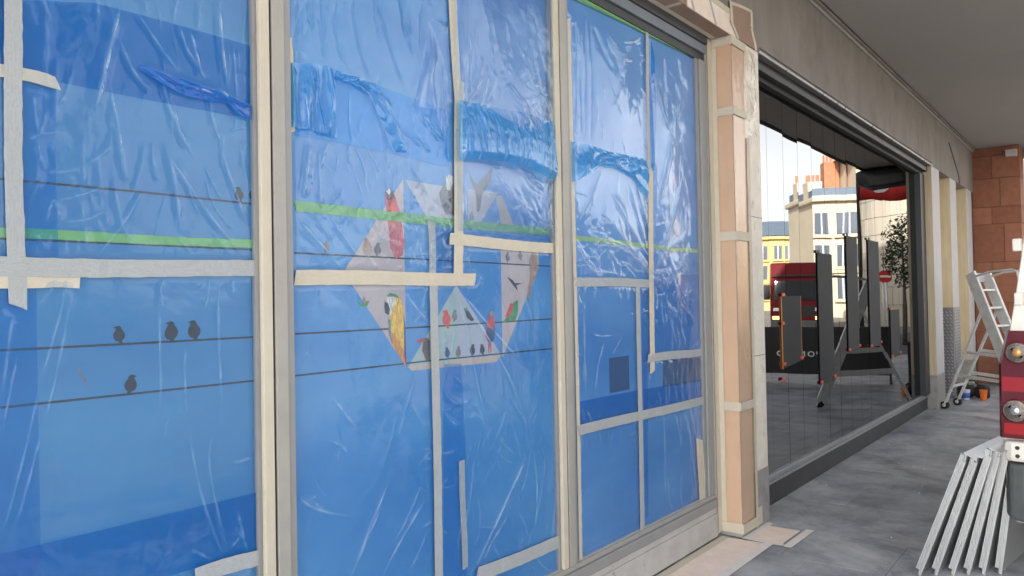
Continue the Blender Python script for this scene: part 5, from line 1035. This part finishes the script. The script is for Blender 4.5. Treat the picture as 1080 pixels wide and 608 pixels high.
# lorry
tk = thing('red_lorry', 'red lorry facing the shop with its headlamps lit', 'lorry', (35.4, -7.35, -.14), rz=R(-8 + 8))
fw = math.atan2(-.30, 1)
tk.rotation_euler[2] = math.pi - .32
def tkp(m_, name, mt, par=None, bevel=0.0): return m_.build(name, mt, par or tk, False, bevel)
cabp = [(0, .55), (.08, .5), (.0, 1.3), (-.08, 1.5), (-.28, 2.55), (-.5, 3.25), (-2.2, 3.35), (-2.2, .55)]
cab = MB(); k = len(cabp)
cab.v = [(x_, -1.24, z_) for x_, z_ in cabp] + [(x_, 1.24, z_) for x_, z_ in cabp]
cab.f = [tuple(range(k)), tuple(range(2 * k - 1, k - 1, -1))] + [(i, i + k, (i + 1) % k + k, (i + 1) % k) for i in range(k)]; cab.m = [0] * len(cab.f)
cb = tkp(cab, 'cab', truck_red, None, .08)
bm = bmesh.new(); bm.from_mesh(cb.data); bmesh.ops.recalc_face_normals(bm, faces=bm.faces); bm.to_mesh(cb.data); bm.free()
ws = tkp(MB().bar((-.06, 0, 1.52), (-.285, 0, 2.5), 2.1, .06, up=(0, 1, 0)), 'windscreen', van_glass) if False else tkp(MB().add([(-.055, -1.05, 1.55), (-.055, 1.05, 1.55), (-.255, .98, 2.45), (-.255, -.98, 2.45), (-.12, -1.05, 1.55), (-.12, 1.05, 1.55), (-.32, .98, 2.45), (-.32, -.98, 2.45)], [(0, 1, 2, 3), (4, 7, 6, 5), (0, 4, 5, 1), (1, 5, 6, 2), (2, 6, 7, 3), (3, 7, 4, 0)]), 'windscreen', van_glass)
tkp(MB().box(-.02, .05, -.75, .75, .75, 1.3), 'grille', black_gap, None, .02); tkp(MB().box(-.1, .16, -1.22, 1.22, .28, .62), 'bumper', van_grey, None, .04)
for y_ in (-.95, .95):
    h = tkp(MB().box(.02, .14, y_ - .2, y_ + .2, .64, .82), 'headlamp', chrome, None, .03); tkp(MB().box(.142, .155, y_ - .17, y_ + .17, .66, .80), 'lamp_lens', amber, h)
    tkp(MB().box(.0, .09, y_ - .13, y_ + .13, 1.05, 1.2), 'side_vent', white_print, None, .01)
    s_ = 1 if y_ > 0 else -1
    mi = tkp(MB().box(-.12, .02, min(y_ + s_ * .33, y_ + s_ * .62), max(y_ + s_ * .33, y_ + s_ * .62), 1.6, 2.3), 'wing_mirror', black_gap, None, .05); tkp(MB().bar((-.1, y_ + s_ * .2, 2.2), (-.05, y_ + s_ * .4, 2.2), .04), 'mirror_arm', black_gap, mi)
tkp(MB().box(-.5, -.2, -1.15, 1.15, 2.62, 2.72), 'sun_visor', black_gap, None, .03)
tkp(MB().box(-8.5, -2.3, -1.25, 1.25, .9, 3.3), 'cargo_box', mat('lorry_box', (.1, .1, .11), .6), None, .03)
for x_ in (-1.0, -6.0, -7.2):
    for y_ in (-1.08, 1.08): wl = tkp(MB().tube([(x_, y_ - .15, .5), (x_, y_ + .15, .5)], .5, 24), 'wheel', rubber); tkp(MB().tube([(x_, y_ - .155, .5), (x_, y_ + .155, .5)], .25, 16), 'rim', alu_dull, wl)

def building(name, label, p0, p1, depth, h, cols, rows_, wm, rm, ww=1.1, wh=1.7, z0=1.2, roof='flat', cornice=.5):
    p0, p1 = Vector((*p0, -.14)), Vector((*p1, -.14)); L_ = (p1 - p0).length; a = math.atan2(p1.y - p0.y, p1.x - p0.x)
    t = thing(name, label, 'building', p0, rz=a)       # local x along the front, +y into the building, front faces -y
    MB().box(0, L_, 0, depth, 0, h).build('wall', wm, t)
    MB().box(-.25, L_ + .25, -.45, depth + .2, h - cornice, h - .1).build('cornice', wm, t, bevel=.08); MB().box(-.1, L_ + .1, -.2, -.002, h * .36, h * .36 + .3).build('string_course', wm, t, bevel=.05)
    if roof == 'hip':
        MB().add([(-.2, -.3, h), (L_ + .2, -.3, h), (L_ + .2, depth, h), (-.2, depth, h), (2.2, depth / 2, h + 2.4), (L_ - 2.2, depth / 2, h + 2.4)], [(0, 1, 5, 4), (1, 2, 5), (2, 3, 4, 5), (3, 0, 4)]).build('roof', rm, t)
    else: MB().box(.1, L_ - .1, .1, depth - .1, h + .001, h + .6).build('roof', rm, t)
    sp = L_ / cols; st = (h - z0 - cornice - .3) / rows_
    for r_ in range(rows_):
        for c in range(cols):
            xa = sp * (c + .5) - ww / 2; za = z0 + r_ * st + .25
            fr_ = MB().box(xa - .14, xa + ww + .14, -.09, -.004, za - .12, za + wh + .16).build('window', wm, t, bevel=.03)
            MB().box(xa, xa + ww, -.098, -.0905, za, za + wh).build('pane', far_glass, fr_); MB().box(xa - .25, xa + ww + .25, -.26, -.092, za - .25, za - .125).build('sill', wm, fr_)
            MB().box(xa + ww / 2 - .04, xa + ww / 2 + .04, -.115, -.099, za, za + wh).build('glazing_bar', white_print, fr_)
    return t, L_
building('stone_terrace', 'long sunlit yellow stone terrace with slate roof far down the street', (99.5, -20.5), (90, -38), 12, 9.3, 9, 3, stone_y, roof_slate, roof='hip')
t, L_ = building('corner_building', 'white stucco corner house with tall brick chimneys down the street', (65.2, -8.5), (61.2, -14.6), 4.5, 9.6, 4, 3, stone_w, roof_slate, roof='flat')
for c, (xa, hh) in enumerate([(4.0, 12.6), (5.7, 11.0)]):
    ch = MB().box(xa, xa + 1.5, 2, 3.2, 9.5, hh).build('chimney', brick_red if c == 0 else stone_w, t, bevel=.05)
    for q in range(4): MB().tube([(xa + .2 + q * .37, 2.6, hh), (xa + .2 + q * .37, 2.6, hh + .6)], .13, 10).build('chimney_pot', brick_red, ch)
MB().add([(1.4, -.6, 12.6), (4.6, -.6, 12.6), (4.6, 4, 12.6), (1.4, 4, 12.6), (3.0, -.3, 13.6), (3.0, 4, 13.6)], [(0, 1, 4), (1, 2, 5, 4), (2, 3, 5), (3, 0, 4, 5), (0, 3, 2, 1)]).build('gable_roof', stone_w, t); MB().box(1.7, 3.9, .05, 3.5, 9.6, 12.6).build('attic', stone_w, t)
# curved pale building
cvb = thing('curved_building', 'pale building with curved block facade beside the corner house', 'building', (48.8, -3.7, -.14))
mb = MB(); RC = 4.1; n = 40
for j in range(n + 1):
    a = math.pi * .5 + math.pi * 1.0 * j / n
    for r_, z in ((RC, 0), (RC, 7.4), (RC - .6, 7.4)): mb.v.append((math.cos(a) * r_, math.sin(a) * r_, z))
for j in range(n):
    for i in range(2): mb.f.append((j * 3 + i, (j + 1) * 3 + i, (j + 1) * 3 + i + 1, j * 3 + i + 1)); mb.m.append(0)
mb.box(0, 9, -RC, RC, 0, 7.35); mb.build('wall', stone_c, cvb)
zb = .2; row = 0
bme = None
while zb < 7.0:
    for j in range(13):
        a0 = math.pi * .5 + math.pi * (j + (.5 if row % 2 else 0)) / 13.5; a1 = a0 + math.pi / 13.5 - .012
        m_ = MB()
        for a in (a0, (a0 + a1) / 2, a1):
            for r_, z in ((RC - .02, zb), (RC + .05, zb + .01), (RC + .05, zb + .94), (RC - .02, zb + .95)): m_.v.append((math.cos(a) * r_, math.sin(a) * r_, z))
        for q in range(2):
            for i in range(3): m_.f.append((q * 4 + i, (q + 1) * 4 + i, (q + 1) * 4 + i + 1, q * 4 + i + 1)); m_.m.append(0)
        m_.f += [(0, 1, 2, 3), (8, 11, 10, 9)]; m_.m += [0, 0]
        m_.build('stone_block', stone_c, cvb)
    zb += .97; row += 1
# opposite side of the street
building('opposite_building', 'grey stone building on the opposite side of the street', (12, -24), (-30, -24), 10, 12.5, 11, 4, mat('opposite_stone', (.24, .23, .22), .9, var=.15, vscale=1), roof_slate)

# banner pole, tarpaulin, tree, road sign
bpn = thing('banner_pole', 'dark pole carrying a red banner with a white patch', 'banner', (21.3, -1.05, -.0))
child(MB().tube([(21.3, -1.05, 0), (21.3, -1.05, 4.7)], [.09, .06], 14).build('pole', pole_dark, None, True), bpn); child(MB().tube([(21.3, -1.05, 0), (21.3, -1.05, .5)], [.14, .11], 14).build('pole_base', pole_dark, None, True), bpn)
child(MB().bar((21.3, -1.05, 4.56), (22.2, .02, 4.56), .03).build('arm', pole_dark), bpn)
bq = Vector((.9, 1.07, 0)).normalized(); e0 = Vector((21.34, -1.0, 0))
q = MB(); nn_ = 14
for i in range(nn_ + 1):
    p_ = e0 + bq * (1.3 * i / nn_); sw = .02 * math.sin(i * 1.1)
    q.v += [(p_.x + sw, p_.y - sw, 4.08 + .03 * math.sin(i * .5)), (p_.x, p_.y, 4.54)]
q.f = [(i * 2, i * 2 + 2, i * 2 + 3, i * 2 + 1) for i in range(nn_)]; q.m = [0] * nn_
bo = child(q.build('banner', banner_red, None, True), bpn); so_ = bo.modifiers.new('solid', 'SOLIDIFY'); so_.thickness = .006; so_.offset = 0
q = MB(); pts = [e0 + bq * (.22 + .6 * i / 8) for i in range(9)]
nb_ = Vector((-bq.y, bq.x, 0)) if bq.y > 0 else Vector((bq.y, -bq.x, 0))
for sd in (1, -1):
    b = len(q.v)
    for i, p_ in enumerate(pts): q.v += [tuple(p_ + nb_ * .03 * sd + Vector((0, 0, 4.48 - .2 * math.sin(math.pi * i / 8)))), tuple(p_ + nb_ * .03 * sd + Vector((0, 0, 4.50)))]
    q.f += [(b + i * 2, b + i * 2 + 2, b + i * 2 + 3, b + i * 2 + 1) for i in range(8)]; q.m += [0] * 8
child(q.build('white_patch', white_print), bpn)
tz = thing('black_tarpaulin', 'black tarpaulin bundle tied under the far end of the canopy', 'tarpaulin', (16.4, .75, 3.8))
lump(tz, 'tarpaulin', (16.45, .75, 3.92), .30, .52, .19, tarp_black, 9, 5); child(MB().tube([(16.45, .5, 4.13), (16.45, .5, 3.9), (16.45, 1.0, 3.9), (16.45, 1.0, 4.13)], .012, 8).build('tie_rope', pole_dark), tz)
tr = thing('street_tree', 'small leafy street tree by the curved building', 'tree', (26.4, -1.05, 0))
tb_ = MB(); tb_.tube([(26.4, -1.05, 0), (26.42, -1.03, 1.2), (26.36, -1.0, 2.2), (26.4, -1.05, 3.4)], [.07, .055, .045, .02], 10)
gr = random.Random(4)
for k in range(14):
    z = 1.7 + k * .13; a = gr.uniform(0, 6.28); l = gr.uniform(.3, .6); tb_.tube([(26.39, -1.03, z), (26.39 + math.cos(a) * l * .6, -1.03 + math.sin(a) * l * .6, z + .2), (26.39 + math.cos(a) * l, -1.03 + math.sin(a) * l, z + .3)], [.022, .014, .006], 6)
child(tb_.build('trunk', bark, None, True), tr)
lv = MB()
for k in range(1900):
    th, ph = gr.uniform(0, 6.28), math.acos(gr.uniform(-1, 1)); r_ = gr.uniform(.35, 1) ** .6
    c = Vector((26.4 + math.cos(th) * math.sin(ph) * r_ * .62, -1.05 + math.sin(th) * math.sin(ph) * r_ * .62, 3.0 + math.cos(ph) * r_ * 1.25))
    if math.sin(c.x * 7 + c.z * 5) + math.sin(c.y * 9 - c.z * 4) < -.5: continue
    u = Vector((gr.uniform(-1, 1), gr.uniform(-1, 1), gr.uniform(-1, 1))).normalized(); v = u.orthogonal().normalized(); s = gr.uniform(.04, .075)
    lv.add([c - u * s, c - v * s * .45, c + u * s, c + v * s * .45], [(0, 1, 2, 3)])
cw = child(lv.build('crown', leaf), tr)
sg = thing('road_sign', 'round no-entry road sign on a grey post', 'road sign', (30.4, -2.5, 0))
child(MB().tube([(30.4, -2.5, 0), (30.4, -2.5, 2.6)], .038, 12).build('post', alu_dull, None, True), sg)
sd_ = Vector((-.78, .0, 0)) + Vector((0, .62, 0)); sd_.normalize(); cS = Vector((30.4, -2.5, 2.25)) + sd_ * .05
child(MB().tube([cS, cS + sd_ * .012], .22, 28).build('disc', banner_red), sg)
sx_ = Vector((-sd_.y, sd_.x, 0)); child(MB().bar(cS + sd_ * .0165 - sx_ * .15, cS + sd_ * .0165 + sx_ * .15, .008, .075).build('bar', white_print), sg)
# dust flecks of plaster on the slabs
dm = MB(); gq = random.Random(8)
for k in range(70):
    x_, y_ = gq.uniform(3.5, 12), gq.uniform(.3, 2.05); s = gq.uniform(.002, .008)
    dm.add([(x_ - s, y_ - s * .6, .0022), (x_ + s * .8, y_ - s, .0022), (x_ + s, y_ + s * .7, .0022), (x_ - s * .5, y_ + s, .0022), (x_, y_, .0022 + s * .8)], [(0, 1, 4), (1, 2, 4), (2, 3, 4), (3, 0, 4)])
df_ = dm.build('plaster_crumbs', white_print); tag(df_, 'scattered white plaster crumbs on the dark slabs', 'debris', kind='stuff')
